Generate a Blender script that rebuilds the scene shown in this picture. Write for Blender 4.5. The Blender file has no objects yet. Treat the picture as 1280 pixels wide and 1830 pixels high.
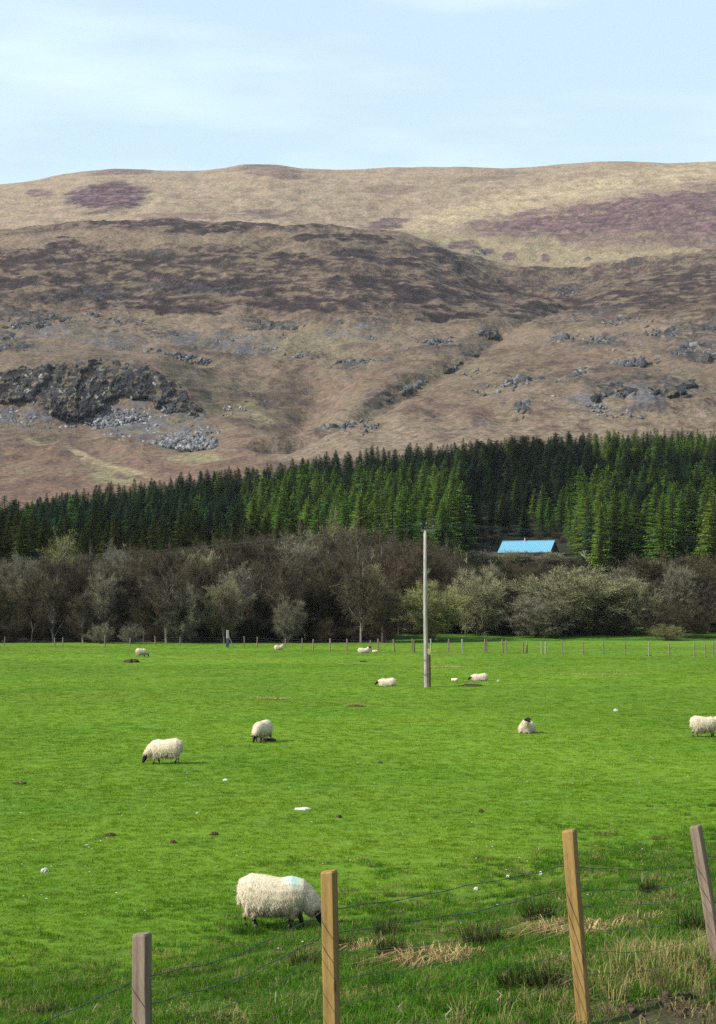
import bpy, bmesh, math, random
import numpy as np
from mathutils import Vector, Matrix

R = math.radians
SC = bpy.context.scene
COL = SC.collection

# ------------------------------------------------------------------ camera
FPX, CX, CY, HOR, CAMZ = 3000.0, 640.0, 915.0, 1080.0, 4.9
PITCH = math.atan((HOR - CY) / FPX)
cam_d = bpy.data.cameras.new('camera')
cam = bpy.data.objects.new('camera', cam_d); COL.objects.link(cam)
cam_d.sensor_fit = 'VERTICAL'; cam_d.sensor_height = 36.0; cam_d.sensor_width = 36.0
cam_d.lens = FPX / 1830.0 * 36.0
cam_d.clip_start = 0.1; cam_d.clip_end = 20000
cam.location = (0, 0, CAMZ); cam.rotation_euler = (math.pi / 2 + PITCH, 0, 0)
SC.camera = cam

# ------------------------------------------------------------------ sky, sun, exposure
SUN_EL, SUN_AZ = 37.0, 248.0          # azimuth clockwise from +Y: low left, a little behind the camera
W = bpy.data.worlds.new('World'); SC.world = W; W.use_nodes = True
nt = W.node_tree; nt.nodes.clear()
n_out = nt.nodes.new('ShaderNodeOutputWorld'); n_bg = nt.nodes.new('ShaderNodeBackground')
sky = nt.nodes.new('ShaderNodeTexSky'); sky.sky_type = 'NISHITA'; sky.sun_disc = False
sky.sun_elevation = R(SUN_EL); sky.sun_rotation = R(SUN_AZ)
sky.altitude = 100; sky.air_density = 1.0; sky.dust_density = 0.6; sky.ozone_density = 1.0
tc = nt.nodes.new('ShaderNodeTexCoord'); mp = nt.nodes.new('ShaderNodeMapping')
mp.inputs['Scale'].default_value = (-1.6, 1.6, 9.0); mp.inputs['Location'].default_value = (6.35, 1.4, 0.55)
cn = nt.nodes.new('ShaderNodeTexNoise'); cn.inputs['Scale'].default_value = 2.6; cn.inputs['Detail'].default_value = 5.0
cn.inputs['Roughness'].default_value = 0.52
cr = nt.nodes.new('ShaderNodeMapRange'); cr.inputs['From Min'].default_value = 0.46; cr.inputs['From Max'].default_value = 0.72
cr.inputs['To Min'].default_value = 0.0; cr.inputs['To Max'].default_value = 0.30
mx = nt.nodes.new('ShaderNodeMix'); mx.data_type = 'RGBA'
mx.inputs['B'].default_value = (7.2, 8.1, 8.4, 1)
L = nt.links.new
L(tc.outputs['Generated'], mp.inputs['Vector']); L(mp.outputs['Vector'], cn.inputs['Vector'])
L(cn.outputs['Fac'], cr.inputs['Value']); L(cr.outputs['Result'], mx.inputs['Factor'])
veil = nt.nodes.new('ShaderNodeMix'); veil.data_type = 'RGBA'; veil.inputs['Factor'].default_value = 0.62; veil.inputs['B'].default_value = (4.95, 6.3, 7.1, 1)
L(sky.outputs['Color'], veil.inputs['A']); L(veil.outputs['Result'], mx.inputs['A']); L(mx.outputs['Result'], n_bg.inputs['Color'])
n_bg.inputs['Strength'].default_value = 0.105
L(n_bg.outputs['Background'], n_out.inputs['Surface'])

sun_d = bpy.data.lights.new('sun', 'SUN'); sun_d.energy = 5.0; sun_d.angle = R(0.55); sun_d.color = (1.0, 0.95, 0.87)
sun = bpy.data.objects.new('sun', sun_d); COL.objects.link(sun)
to_sun = Vector((math.sin(R(SUN_AZ)) * math.cos(R(SUN_EL)), math.cos(R(SUN_AZ)) * math.cos(R(SUN_EL)), math.sin(R(SUN_EL))))
sun.rotation_euler = to_sun.to_track_quat('Z', 'Y').to_euler()
SC.view_settings.view_transform = 'Standard'; SC.view_settings.look = 'None'
SC.view_settings.exposure = 0.72; SC.view_settings.gamma = 1.0; SC.view_settings.use_curve_mapping = False
SC.cycles.max_bounces = 6; SC.cycles.diffuse_bounces = 3; SC.cycles.transparent_max_bounces = 8
SC.cycles.sample_clamp_indirect = 3.0; SC.cycles.use_denoising = False

# ------------------------------------------------------------------ numeric helpers
CP, SP = math.cos(PITCH), math.sin(PITCH)
def slope_of(py):                      # dz/dy of the sight line at picture row py (centre column)
    v = CY - np.asarray(py, float)
    return (v * CP + FPX * SP) / (FPX * CP - v * SP)
def ray(px, py):
    v = CY - py
    return np.array([px - CX, FPX * CP - v * SP, v * CP + FPX * SP])
def at(px, py, Y):
    d = ray(px, py); t = Y / d[1]
    return Vector((d[0] * t, Y, CAMZ + d[2] * t))
def project(x, y, z):
    dz = z - CAMZ; f = y * CP + dz * SP; u = -y * SP + dz * CP
    f = np.maximum(f, 1e-3)
    return CX + FPX * x / f, CY - FPX * u / f
_rs = np.random.RandomState(7)
_PERM = np.concatenate([_rs.permutation(512)] * 4)
_GA = _rs.rand(512) * 2 * math.pi
_GX, _GY = np.cos(_GA), np.sin(_GA)
def pn(x, y, seed=0):
    x = np.asarray(x, float) + seed * 17.31; y = np.asarray(y, float) - seed * 9.77
    xi = np.floor(x).astype(int); yi = np.floor(y).astype(int); fx = x - xi; fy = y - yi
    ux = fx * fx * fx * (fx * (fx * 6 - 15) + 10); uy = fy * fy * fy * (fy * (fy * 6 - 15) + 10)
    def g(a, b):
        h = _PERM[_PERM[(xi + a) & 511] + ((yi + b) & 511)] & 511
        return _GX[h] * (fx - a) + _GY[h] * (fy - b)
    n0 = g(0, 0) * (1 - ux) + g(1, 0) * ux; n1 = g(0, 1) * (1 - ux) + g(1, 1) * ux
    return (n0 * (1 - uy) + n1 * uy) * 1.41
def fbm(x, y, octv=4, seed=0, gain=0.5):
    s = 0; a = 1; t = 0
    for i in range(octv):
        s = s + a * pn(np.asarray(x) * 2 ** i, np.asarray(y) * 2 ** i, seed + i * 3); t += a; a *= gain
    return s / t
def sstep(a, b, x):
    t = np.clip((np.asarray(x, float) - a) / (b - a), 0, 1); return t * t * (3 - 2 * t)
def lerp(a, b, t): return a + (b - a) * t

# ------------------------------------------------------------------ object helpers
def tag(o, label=None, cat=None, group=None, kind=None):
    if label: o['label'] = label
    if cat: o['category'] = cat
    if group: o['group'] = group
    if kind: o['kind'] = kind
    return o
def link(o, parent=None):
    COL.objects.link(o)
    if parent is not None: o.parent = parent
    return o
def empty(name, loc=(0, 0, 0), rz=0.0, s=1.0):
    o = bpy.data.objects.new(name, None); o.location = loc; o.rotation_euler = (0, 0, rz); o.scale = (s, s, s)
    o.empty_display_size = 0.2
    return link(o)
def np_mesh(name, V, F, mat=None, smooth=False, col=None):
    """V (n,3); F (m,k) uniform polygons or a list of such arrays"""
    Fs = F if isinstance(F, list) else [F]
    Fs = [np.asarray(f, np.int32) for f in Fs if len(f)]
    me = bpy.data.meshes.new(name)
    V = np.asarray(V, np.float32)
    me.vertices.add(len(V)); me.vertices.foreach_set('co', V.ravel())
    tot = np.concatenate([np.full(len(f), f.shape[1], np.int32) for f in Fs])
    idx = np.concatenate([f.ravel() for f in Fs])
    me.loops.add(len(idx)); me.loops.foreach_set('vertex_index', idx)
    me.polygons.add(len(tot))
    st = np.zeros(len(tot), np.int32); st[1:] = np.cumsum(tot)[:-1]
    me.polygons.foreach_set('loop_start', st); me.polygons.foreach_set('loop_total', tot)
    if smooth: me.polygons.foreach_set('use_smooth', np.ones(len(tot), bool))
    me.update(calc_edges=True); me.validate()
    if col is not None:
        ca = me.color_attributes.new('Col', 'FLOAT_COLOR', 'POINT')
        c4 = np.ones((len(V), 4), np.float32); c4[:, :3] = col
        ca.data.foreach_set('color', c4.ravel())
    if mat: me.materials.append(mat)
    return me
def obj(name, me, parent=None, loc=None):
    o = bpy.data.objects.new(name, me)
    if loc is not None: o.location = loc
    return link(o, parent)
class MB:
    """collects vertices, faces and colours"""
    def __init__(s): s.v = []; s.f = []; s.c = []
    def add(s, vs, fs, c=(1, 1, 1)):
        b = len(s.v); s.v += [tuple(p) for p in vs]; s.f += [tuple(i + b for i in q) for q in fs]; s.c += [tuple(c)] * len(vs)
    def box(s, lo, hi, M=None, c=(1, 1, 1)):
        p = [Vector((x, y, z)) for z in (lo[2], hi[2]) for y in (lo[1], hi[1]) for x in (lo[0], hi[0])]
        if M: p = [M @ q for q in p]
        s.add(p, [(0, 2, 3, 1), (4, 5, 7, 6), (0, 1, 5, 4), (2, 6, 7, 3), (0, 4, 6, 2), (1, 3, 7, 5)], c)
    def tube(s, pts, rad, n=8, c=(1, 1, 1), cap=True):
        pts = [Vector(p) for p in pts]; k = len(pts)
        if not hasattr(rad, '__len__'): rad = [rad] * k
        vs = []; fs = []
        for i, p in enumerate(pts):
            d = (pts[min(i + 1, k - 1)] - pts[max(i - 1, 0)]).normalized()
            a = d.cross(Vector((0.13, 0.29, 0.95)) if abs(d.z) < 0.9 else Vector((1, 0, 0))).normalized(); b = d.cross(a)
            for j in range(n):
                t = 2 * math.pi * j / n
                vs.append(p + (a * math.cos(t) + b * math.sin(t)) * rad[i])
        for i in range(k - 1):
            for j in range(n):
                fs.append((i * n + j, i * n + (j + 1) % n, (i + 1) * n + (j + 1) % n, (i + 1) * n + j))
        if cap: fs += [tuple(range(n))[::-1], tuple((k - 1) * n + j for j in range(n))]
        s.add(vs, fs, c)
    def strip(s, pts, wid, side, c=(1, 1, 1)):
        k = len(pts); vs = []
        for p, w in zip(pts, wid):
            vs += [p - side * w, p + side * w]
        s.add(vs, [(2 * i, 2 * i + 1, 2 * i + 3, 2 * i + 2) for i in range(k - 1)], c)
    def mesh(s, name, mat=None, smooth=False, col=True):
        me = bpy.data.meshes.new(name); me.from_pydata(s.v, [], s.f)
        if smooth: me.polygons.foreach_set('use_smooth', np.ones(len(s.f), bool))
        if col:
            ca = me.color_attributes.new('Col', 'FLOAT_COLOR', 'POINT')
            c4 = np.ones((len(s.v), 4), np.float32); c4[:, :3] = s.c; ca.data.foreach_set('color', c4.ravel())
        if mat: me.materials.append(mat)
        me.update(); return me

# ------------------------------------------------------------------ materials
class NG:
    def __init__(s, name):
        s.m = bpy.data.materials.new(name); s.m.use_nodes = True; s.t = s.m.node_tree; s.t.nodes.clear()
    def n(s, kind, **kw):
        nd = s.t.nodes.new('ShaderNode' + kind)
        for k, v in kw.items(): setattr(nd, k, v)
        return nd
    def l(s, a, b): s.t.links.new(a, b)
    def noise(s, scale, detail=3, vec=None, rough=0.5, map_scale=None):
        nd = s.n('TexNoise'); nd.inputs['Scale'].default_value = scale; nd.inputs['Detail'].default_value = detail
        nd.inputs['Roughness'].default_value = rough
        if vec is not None:
            if map_scale:
                m = s.n('Mapping'); m.inputs['Scale'].default_value = map_scale; s.l(vec, m.inputs['Vector']); vec = m.outputs['Vector']
            s.l(vec, nd.inputs['Vector'])
        return nd.outputs['Fac']
    def rng(s, v, a, b, c, d):
        m = s.n('MapRange'); s.l(v, m.inputs['Value'])
        for k, x in zip(('From Min', 'From Max', 'To Min', 'To Max'), (a, b, c, d)): m.inputs[k].default_value = x
        return m.outputs['Result']
    def mix(s, f, a, b, blend='MIX'):
        m = s.n('Mix', data_type='RGBA', blend_type=blend)
        for sock, v in ((m.inputs['Factor'], f), (m.inputs['A'], a), (m.inputs['B'], b)):
            if hasattr(v, 'links'): s.l(v, sock)
            elif hasattr(v, '__len__'): sock.default_value = (*v[:3], 1)
            else: sock.default_value = v
        return m.outputs['Result']
    def mul(s, col, v):                       # colour times scalar socket
        m = s.n('VectorMath', operation='SCALE'); s.l(col, m.inputs[0]); s.l(v, m.inputs['Scale']); return m.outputs['Vector']
    def out(s, base, rough=0.9, spec=0.2, bump=None, bstr=0.5, bdist=0.05, metal=0.0):
        p = s.n('BsdfPrincipled'); o = s.n('OutputMaterial')
        if hasattr(base, 'links'): s.l(base, p.inputs['Base Color'])
        else: p.inputs['Base Color'].default_value = (*base, 1)
        p.inputs['Roughness'].default_value = rough; p.inputs['Specular IOR Level'].default_value = spec; p.inputs['Metallic'].default_value = metal
        if bump is not None:
            b = s.n('Bump'); b.inputs['Strength'].default_value = bstr; b.inputs['Distance'].default_value = bdist
            s.l(bump, b.inputs['Height']); s.l(b.outputs['Normal'], p.inputs['Normal'])
        s.l(p.outputs['BSDF'], o.inputs['Surface']); return s.m
    def leaf(s, base, trans=0.3):             # thin leaves: diffuse with some light let through
        d = s.n('BsdfDiffuse'); t = s.n('BsdfTranslucent'); m = s.n('MixShader'); o = s.n('OutputMaterial')
        s.l(base, d.inputs['Color']); s.l(base, t.inputs['Color']); m.inputs['Fac'].default_value = trans
        s.l(d.outputs['BSDF'], m.inputs[1]); s.l(t.outputs['BSDF'], m.inputs[2]); s.l(m.outputs['Shader'], o.inputs['Surface']); return s.m
    def pos(s): return s.n('NewGeometry').outputs['Position']
    def objc(s): return s.n('TexCoord').outputs['Object']
    def col(s): return s.n('VertexColor', layer_name='Col').outputs['Color']
    def rand(s): return s.n('ObjectInfo').outputs['Random']
    def ocol(s): return s.n('ObjectInfo').outputs['Color']

def m_vcol(name, scale=3.0, lo=0.75, hi=1.25, rough=0.95, spec=0.1, bstr=0.4, bdist=0.03, world=False):
    g = NG(name); v = g.pos() if world else g.objc()
    n = g.noise(scale, 4, v, 0.6)
    return g.out(g.mul(g.col(), g.rng(n, 0.3, 0.7, lo, hi)), rough, spec, n, bstr, bdist)

GREEN_A, GREEN_B, GREEN_C = (0.080, 0.166, 0.009), (0.112, 0.192, 0.012), (0.054, 0.120, 0.009)
def field_tone(g):
    p = g.pos()
    n1 = g.noise(0.11, 4, p, 0.55); n2 = g.noise(0.7, 4, p, 0.6); n3 = g.noise(0.025, 2, p)
    c = g.mix(g.rng(n1, 0.35, 0.65, 0, 1), GREEN_A, GREEN_B)
    c = g.mix(g.rng(n2, 0.52, 0.72, 0, 0.6), c, GREEN_C)
    n4 = g.noise(0.045, 3, p, 0.6); c = g.mix(g.rng(n4, 0.5, 0.68, 0, 0.45), c, (0.135, 0.185, 0.016))
    return g.mul(c, g.rng(n3, 0.35, 0.65, 0.86, 1.12)), n2, p
def m_field():
    g = NG('field_turf'); c, n2, p = field_tone(g)
    a = g.col()                                   # red: bare verge, green: rough bank
    sp = g.n('SeparateColor'); g.l(a, sp.inputs['Color'])
    fine = g.noise(9.0, 5, p, 0.7)
    c = g.mul(c, g.rng(fine, 0.3, 0.7, 0.62, 1.3))
    straw = g.mix(g.rng(fine, 0.35, 0.65, 0, 1), (0.075, 0.075, 0.028), (0.03, 0.085, 0.012))
    c = g.mix(sp.outputs['Green'], c, straw)
    soil = g.mix(g.rng(g.noise(14, 5, p, 0.7), 0.35, 0.65, 0, 1), (0.018, 0.013, 0.009), (0.055, 0.041, 0.029))
    c = g.mix(sp.outputs['Red'], c, soil)
    c = g.mix(sp.outputs['Blue'], c, (0.03, 0.024, 0.016))
    return g.out(c, 0.95, 0.1, fine, 0.8, 0.06)
def m_grass():
    g = NG('grass_blade'); c, _, p = field_tone(g)
    c = g.mul(c, g.rng(g.rand(), 0, 1, 0.75, 1.3))
    yel = g.n('Math', operation='GREATER_THAN'); g.l(g.rand(), yel.inputs[0]); yel.inputs[1].default_value = 0.94
    c = g.mix(yel.outputs[0], c, (0.15, 0.16, 0.03))
    return g.leaf(g.mix(0.8, c, g.mix(1.0, c, g.col(), 'MULTIPLY')), 0.35)
def m_tint(name, trans=0.25, noise=2.0):                 # vertex colour times per-object random value
    g = NG(name); n = g.noise(noise, 2, g.objc())
    c = g.mul(g.col(), g.rng(g.rand(), 0, 1, 0.8, 1.2)); c = g.mul(c, g.rng(n, 0.3, 0.7, 0.8, 1.2))
    return g.leaf(c, trans)
def m_objtint(name, trans=0.2, noise=0.6):               # object colour times vertex colour
    g = NG(name); n = g.noise(noise, 3, g.objc())
    c = g.mix(1.0, g.ocol(), g.col(), 'MULTIPLY'); c = g.mul(c, g.rng(n, 0.3, 0.7, 0.75, 1.25))
    return g.leaf(c, trans)
def m_wood(name, a, b, knots=True):
    g = NG(name); o = g.objc()
    grain = g.noise(26, 5, o, 0.65, (1, 1, 0.045)); blot = g.noise(3.5, 3, o, 0.6, (1, 1, 0.5)); fine = g.noise(120, 3, o, 0.6, (1, 1, 0.2))
    c = g.mix(g.rng(grain, 0.35, 0.65, 0, 1), a, b); c = g.mul(c, g.rng(blot, 0.3, 0.7, 0.72, 1.2)); c = g.mul(c, g.rng(fine, 0.3, 0.7, 0.85, 1.15))
    if knots:
        v = g.n('TexVoronoi'); v.inputs['Scale'].default_value = 4.2
        m = g.n('Mapping'); m.inputs['Scale'].default_value = (1.4, 1.4, 0.55); g.l(o, m.inputs['Vector']); g.l(m.outputs['Vector'], v.inputs['Vector'])
        c = g.mix(g.rng(v.outputs['Distance'], 0.05, 0.13, 0.75, 0), c, (0.10, 0.045, 0.015))
    return g.out(c, 0.8, 0.25, grain, 0.5, 0.004)

M_FIELD = m_field(); M_GRASS = m_grass()
M_ROUGH = m_tint('rough_grass', 0.3); M_NEEDLE = m_objtint('conifer_needles', 0.32); M_TWIG = m_objtint('bare_twigs', 0.1)
M_NEEDLE_STUFF = m_tint('conifer_needles_far', 0.32, 0.4)
M_BARK = m_vcol('bark', 4.0, 0.6, 1.3, bstr=0.6)
M_HILL = m_vcol('hill_cover', 0.35, 0.6, 1.4, world=True, bstr=1.0, bdist=1.4)
M_ROCK = m_vcol('rock', 0.6, 0.55, 1.45, world=True, bstr=0.9, bdist=0.5)
M_SOIL = m_vcol('soil', 18, 0.6, 1.4, world=True, bstr=0.7, bdist=0.02)
M_WOOL = m_vcol('wool', 30, 0.85, 1.12, bstr=0.3, bdist=0.01)
M_NEWPOST = m_wood('new_treated_wood', (0.168, 0.104, 0.030), (0.275, 0.175, 0.056))
M_OLDPOST = m_wood('weathered_wood', (0.125, 0.090, 0.062), (0.225, 0.172, 0.125), False)
M_POLE = m_wood('pole_wood', (0.16, 0.145, 0.12), (0.30, 0.285, 0.25), False)
M_WIRE = NG('wire_steel').out((0.035, 0.05, 0.05), 0.5, 0.4)
M_PLAIN = m_vcol('painted', 2.0, 0.9, 1.1, 0.6, 0.3, 0.05, 0.01)

# ================================================================== the ground near by: field, bank, verge
FA = np.array([-1.22, 9.4]); FD = np.array([0.672, 0.740]); FN = np.array([-0.740, 0.672])
def fence_d(x, y): return (x - FA[0]) * FN[0] + (y - FA[1]) * FN[1]
def field_z(x, y):
    x = np.asarray(x, float); y = np.asarray(y, float)
    d = fence_d(x, y)
    t = np.clip(d / 10.5, 0, 1); s = 0.55 * t + 0.45 * t * t * (3 - 2 * t)
    z = 1.92 * (1 - s)
    near = sstep(-0.2, -2.0, d) * 0.16 + sstep(-2.0, -5.5, d) * 1.15
    z = np.where(d < 0, 1.92 + near, z)
    bank = sstep(16, 6, d) * sstep(120, 40, y)
    z = z + fbm(x / 2.3, y / 2.3, 3, 2) * 0.17 * bank + fbm(x / 0.6, y / 0.6, 2, 5) * 0.05 * bank
    fl = sstep(8, 26, d)
    z = z + fbm(x / 26, y / 26, 2, 9) * 0.16 * fl + fbm(x / 4.0, y / 4.0, 2, 11) * 0.03 * fl
    z = z + sstep(196, 214, y) * 0.25
    return z
def ground_hit(px, py):
    d = ray(px, py); Y = np.arange(7.0, 215, 0.02); t = Y / d[1]
    gap = CAMZ + d[2] * t - field_z(d[0] * t, Y); k = np.argmax(gap < 0) if (gap < 0).any() else len(Y) - 1
    return Vector((d[0] * t[k], Y[k], float(field_z(d[0] * t[k], Y[k]))))

ys = np.concatenate([np.arange(-40, 0, 4), np.arange(0, 30, 0.2), np.arange(30, 80, 0.8), np.arange(80, 214.1, 2.5), [214.5, 216]])
xr = np.concatenate([np.arange(0, 9, 0.2), np.arange(9, 30, 0.9), np.arange(30, 171, 5)]); xs = np.concatenate([-xr[:0:-1], xr])
GX, GY = np.meshgrid(xs, ys); GZ = field_z(GX, GY)
GZ[-2] -= 0.2; GZ[-1] -= 2.0
fd = fence_d(GX, GY)
c = np.zeros((GX.size, 3))
edge = fbm(GX / 0.9, GY / 0.9, 3, 21).ravel()
c[:, 0] = sstep(0.1, -0.4, fd.ravel() + edge * 0.9) * 0.9 * sstep(-2.0, 1.0, GX.ravel())
c[:, 1] = sstep(13.5, 6.5, fd.ravel() + edge * 5) * 0.75
c[:, 2] = sstep(205, 209, GY.ravel() + edge * 3) * sstep(6, 2, GX.ravel() + edge * 4)
nx, ny = len(xs), len(ys); ii = np.arange(nx * ny).reshape(ny, nx)
quads = np.stack([ii[:-1, :-1], ii[:-1, 1:], ii[1:, 1:], ii[1:, :-1]], -1).reshape(-1, 4)
tag(obj('field_ground', np_mesh('field_ground', np.stack([GX.ravel(), GY.ravel(), GZ.ravel()], 1), quads, M_FIELD, True, c)), kind='structure')

# ================================================================== the hills
def ln(pts): a = np.array(pts, float); return lambda p: np.interp(p, a[:, 0], a[:, 1])
def zat(py, Y): return CAMZ + slope_of(py) * Y
top_con = ln([(-600, 925), (0, 897), (200, 862), (430, 828), (640, 800), (900, 776), (1150, 764), (1280, 766), (1900, 760)])
Y3 = ln([(-600, 480), (0, 520), (640, 600), (1280, 660), (1900, 690)])
skyl = ln([(-900, 370), (-300, 350), (0, 328), (50, 323), (100, 312), (150, 304), (210, 299), (270, 303), (330, 305), (370, 304), (410, 297), (455, 292), (500, 294), (540, 300),
           (620, 302), (700, 298), (760, 296), (830, 297), (910, 300), (960, 297), (1020, 291), (1080, 287), (1140, 287), (1200, 290), (1280, 287), (1700, 280), (2400, 300)])
LINES = [
 (ln([(0, 213)]), lambda p: np.zeros_like(p)),
 (ln([(0, 290)]), ln([(0, 5.0), (560, 4.5), (1280, 4.5)])),
 (ln([(0, 430)]), ln([(0, 15), (640, 15), (940, 16), (1280, 19)])),
 (Y3, lambda p: zat(top_con(p), Y3(p)) - 12.6),
 (ln([(0, 760)]), lambda p: zat(ln([(-400, 820), (0, 805), (200, 800), (400, 785), (520, 785), (640, 745), (900, 722), (1280, 705), (1900, 690)])(p), 760)),
 (ln([(0, 905)]), lambda p: zat(ln([(-400, 770), (0, 762), (150, 768), (300, 765), (390, 745), (470, 752), (540, 768), (640, 705), (900, 672), (1280, 655), (1900, 640)])(p), 905)),
 (ln([(0, 965)]), lambda p: zat(ln([(-400, 660), (0, 650), (100, 645), (220, 643), (280, 655), (330, 685), (385, 722), (470, 735), (560, 748), (640, 688), (900, 650), (1280, 625), (1900, 600)])(p), 965)),
 (ln([(0, 1080)]), lambda p: zat(ln([(-400, 640), (0, 632), (150, 632), (300, 648), (400, 690), (480, 710), (580, 722), (680, 668), (900, 628), (1280, 590), (1900, 560)])(p), 1080)),
 (ln([(0, 1260)]), lambda p: zat(ln([(-400, 590), (0, 585), (150, 590), (300, 604), (450, 596), (640, 592), (750, 605), (880, 605), (980, 570), (1280, 548), (1900, 520)])(p), 1260)),
 (ln([(0, 1440)]), lambda p: zat(ln([(-400, 480), (0, 478), (300, 480), (600, 490), (760, 520), (900, 548), (1000, 556), (1100, 535), (1280, 512), (1900, 480)])(p), 1440)),
 (ln([(0, 1620)]), lambda p: zat(ln([(-400, 425), (0, 408), (100, 401), (200, 394), (320, 390), (420, 395), (520, 400), (600, 406), (690, 414), (740, 426), (800, 462), (870, 502), (940, 522), (1020, 533), (1100, 513), (1200, 500), (1280, 483), (1900, 430)])(p), 1620)),
 (ln([(0, 1800)]), lambda p: zat(ln([(-400, 440), (0, 425), (300, 412), (600, 420), (700, 424), (760, 440), (830, 470), (900, 488), (1000, 500), (1100, 492), (1280, 465), (1900, 410)])(p), 1800)),
 (ln([(0, 2150)]), lambda p: zat(ln([(-400, 395), (0, 385), (200, 378), (400, 378), (560, 392), (650, 402), (720, 412), (800, 410), (900, 402), (1000, 390), (1280, 362), (1900, 330)])(p), 2150)),
 (ln([(0, 2650)]), lambda p: zat(skyl(p), 2650)),
 (ln([(0, 3150)]), lambda p: zat(skyl(p) + 45, 3150)),
]
TU = np.linspace(-0.75, 0.75, 901); TY = np.arange(205.0, 3150, 2.5)
tp = CX + FPX * TU
TZ = np.zeros((len(TU), len(TY)))
KY = np.stack([l[0](tp) for l in LINES], 1); KZ = np.stack([l[1](tp) for l in LINES], 1)
for i in range(len(TU)): TZ[i] = np.interp(TY, KY[i], KZ[i])
def gsm(a, sig, axis):
    k = np.arange(-int(3 * sig), int(3 * sig) + 1); w = np.exp(-0.5 * (k / sig) ** 2); w /= w.sum()
    r = len(k) // 2; pad = [(0, 0), (0, 0)]; pad[axis] = (r, r); b = np.pad(a, pad, mode='edge')
    return np.apply_along_axis(lambda v: np.convolve(v, w, 'valid'), axis, b)
TS1 = gsm(TZ, 4, 1); TS2 = gsm(TZ, 11, 1); bl = sstep(800, 1300, TY)[None]; edge_k = (1 - sstep(2450, 2600, TY))[None]
TZ = np.where(TY[None] > 2700, TZ, TS1 * (1 - bl) + (TS2 * edge_k + TS1 * (1 - edge_k)) * bl)
TZ = gsm(TZ, 3.0, 0)
TXX = TU[:, None] * TY[None]; TYY = np.broadcast_to(TY[None], TZ.shape)
far = sstep(520, 900, TYY) * (1 - 0.75 * sstep(2350, 2600, TYY))
TZ = TZ + far * (fbm(TXX / 170, TYY / 210, 3, 31) * 9.0 + fbm(TXX / 38, TYY / 60, 3, 33) * 3.4)
# gullies worn by the burns
def carve(path, width, depth):
    global TZ
    P = np.array([(lambda p: (p.x, p.y))(hill_pt(a, b)) for a, b in path])
    pts = np.concatenate([np.linspace(P[i], P[i + 1], 40) for i in range(len(P) - 1)])
    pts[:, 0] += pn(np.arange(len(pts)) / 9.0, 0 * pts[:, 0], 41) * width * 0.6
    x0, x1 = pts[:, 0].min() - 60, pts[:, 0].max() + 60; y0, y1 = pts[:, 1].min() - 60, pts[:, 1].max() + 60
    m = (TXX > x0) & (TXX < x1) & (TYY > y0) & (TYY < y1)
    d = np.full(m.sum(), 1e9)
    qx, qy = TXX[m], TYY[m]
    for p in pts: d = np.minimum(d, (qx - p[0]) ** 2 + (qy - p[1]) ** 2)
    TZ[m] -= depth * np.exp(-d / (2 * width ** 2))
def hill_z(x, y):
    x = np.asarray(x, float); y = np.asarray(y, float)
    a = np.clip((x / y + 0.75) / 1.5 * 900, 0, 899.99); b = np.clip((y - 205) / 2.5, 0, len(TY) - 1.01)
    i = a.astype(int); j = b.astype(int); fa = a - i; fb = b - j
    return (TZ[i, j] * (1 - fa) * (1 - fb) + TZ[i + 1, j] * fa * (1 - fb) + TZ[i, j + 1] * (1 - fa) * fb + TZ[i + 1, j + 1] * fa * fb)
def hill_pt(px, py, y0=640.0):
    d = ray(px, py); Y = TY[TY > y0]; t = Y / d[1]
    k = np.argmax(hill_z(d[0] * t, Y) > CAMZ + d[2] * t)
    x = d[0] * t[k]; return Vector((x, Y[k], float(hill_z(x, Y[k]))))
carve([(1015, 540), (940, 570), (880, 600), (850, 632), (790, 660), (720, 700), (640, 745), (560, 780), (500, 800)], 8, 8)
carve([(735, 428), (770, 455), (830, 478), (900, 505), (1000, 535)], 10, 6)
carve([(560, 640), (545, 690), (560, 730), (545, 770)], 9, 4)

# mesh rows evenly spread in height of view
pxs = np.concatenate([np.linspace(-1550, -120, 60)[:-1], np.arange(-120, 1401, 2.3), np.linspace(1401, 2840, 60)[1:]])
us = (pxs - CX) / FPX
mid = (TU > -0.2) & (TU < 0.2)
_, PYt = project(TXX[mid], TYY[mid], TZ[mid])
wgt = np.abs(np.gradient(PYt, axis=1)).mean(0) * sstep(480, 640, TY) + 0.04
wgt[TY > 2700] = 0.02
cum = np.concatenate([[0], np.cumsum(wgt)[:-1]]); NR = 600
hy = np.interp(np.linspace(0, cum[-1], NR), cum, TY); hy[0] = 211.0
HX = us[None] * hy[:, None]; HY = np.repeat(hy[:, None], len(us), 1); HZ = hill_z(HX, np.maximum(HY, 205))
PX, PY = project(HX, HY, HZ)
def blob(cx, cy, rx, ry, rot=0.0, soft=0.5, rough=0.35, seed=3):
    a = math.radians(rot); dx = (PX - cx) * math.cos(a) + (PY - cy) * math.sin(a); dy = -(PX - cx) * math.sin(a) + (PY - cy) * math.cos(a)
    r = np.sqrt((dx / rx) ** 2 + (dy / ry) ** 2) + N40 * rough + N12 * rough * 0.6
    return sstep(1 + soft * 0.5, 1 - soft * 0.5, r)
Zs = HZ * 2.4                       # slopes are seen foreshortened: streaks run along the contours
N200 = fbm(HX / 210, Zs / 190, 4, 51); N40 = fbm(HX / 52, Zs / 42, 4, 53); N12 = fbm(HX / 15, Zs / 12, 3, 55); N4 = fbm(HX / 5.0, Zs / 4.2, 2, 57)
NST = fbm(HX / 80, HZ / 15 + N200 * 1.2, 4, 59)
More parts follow.
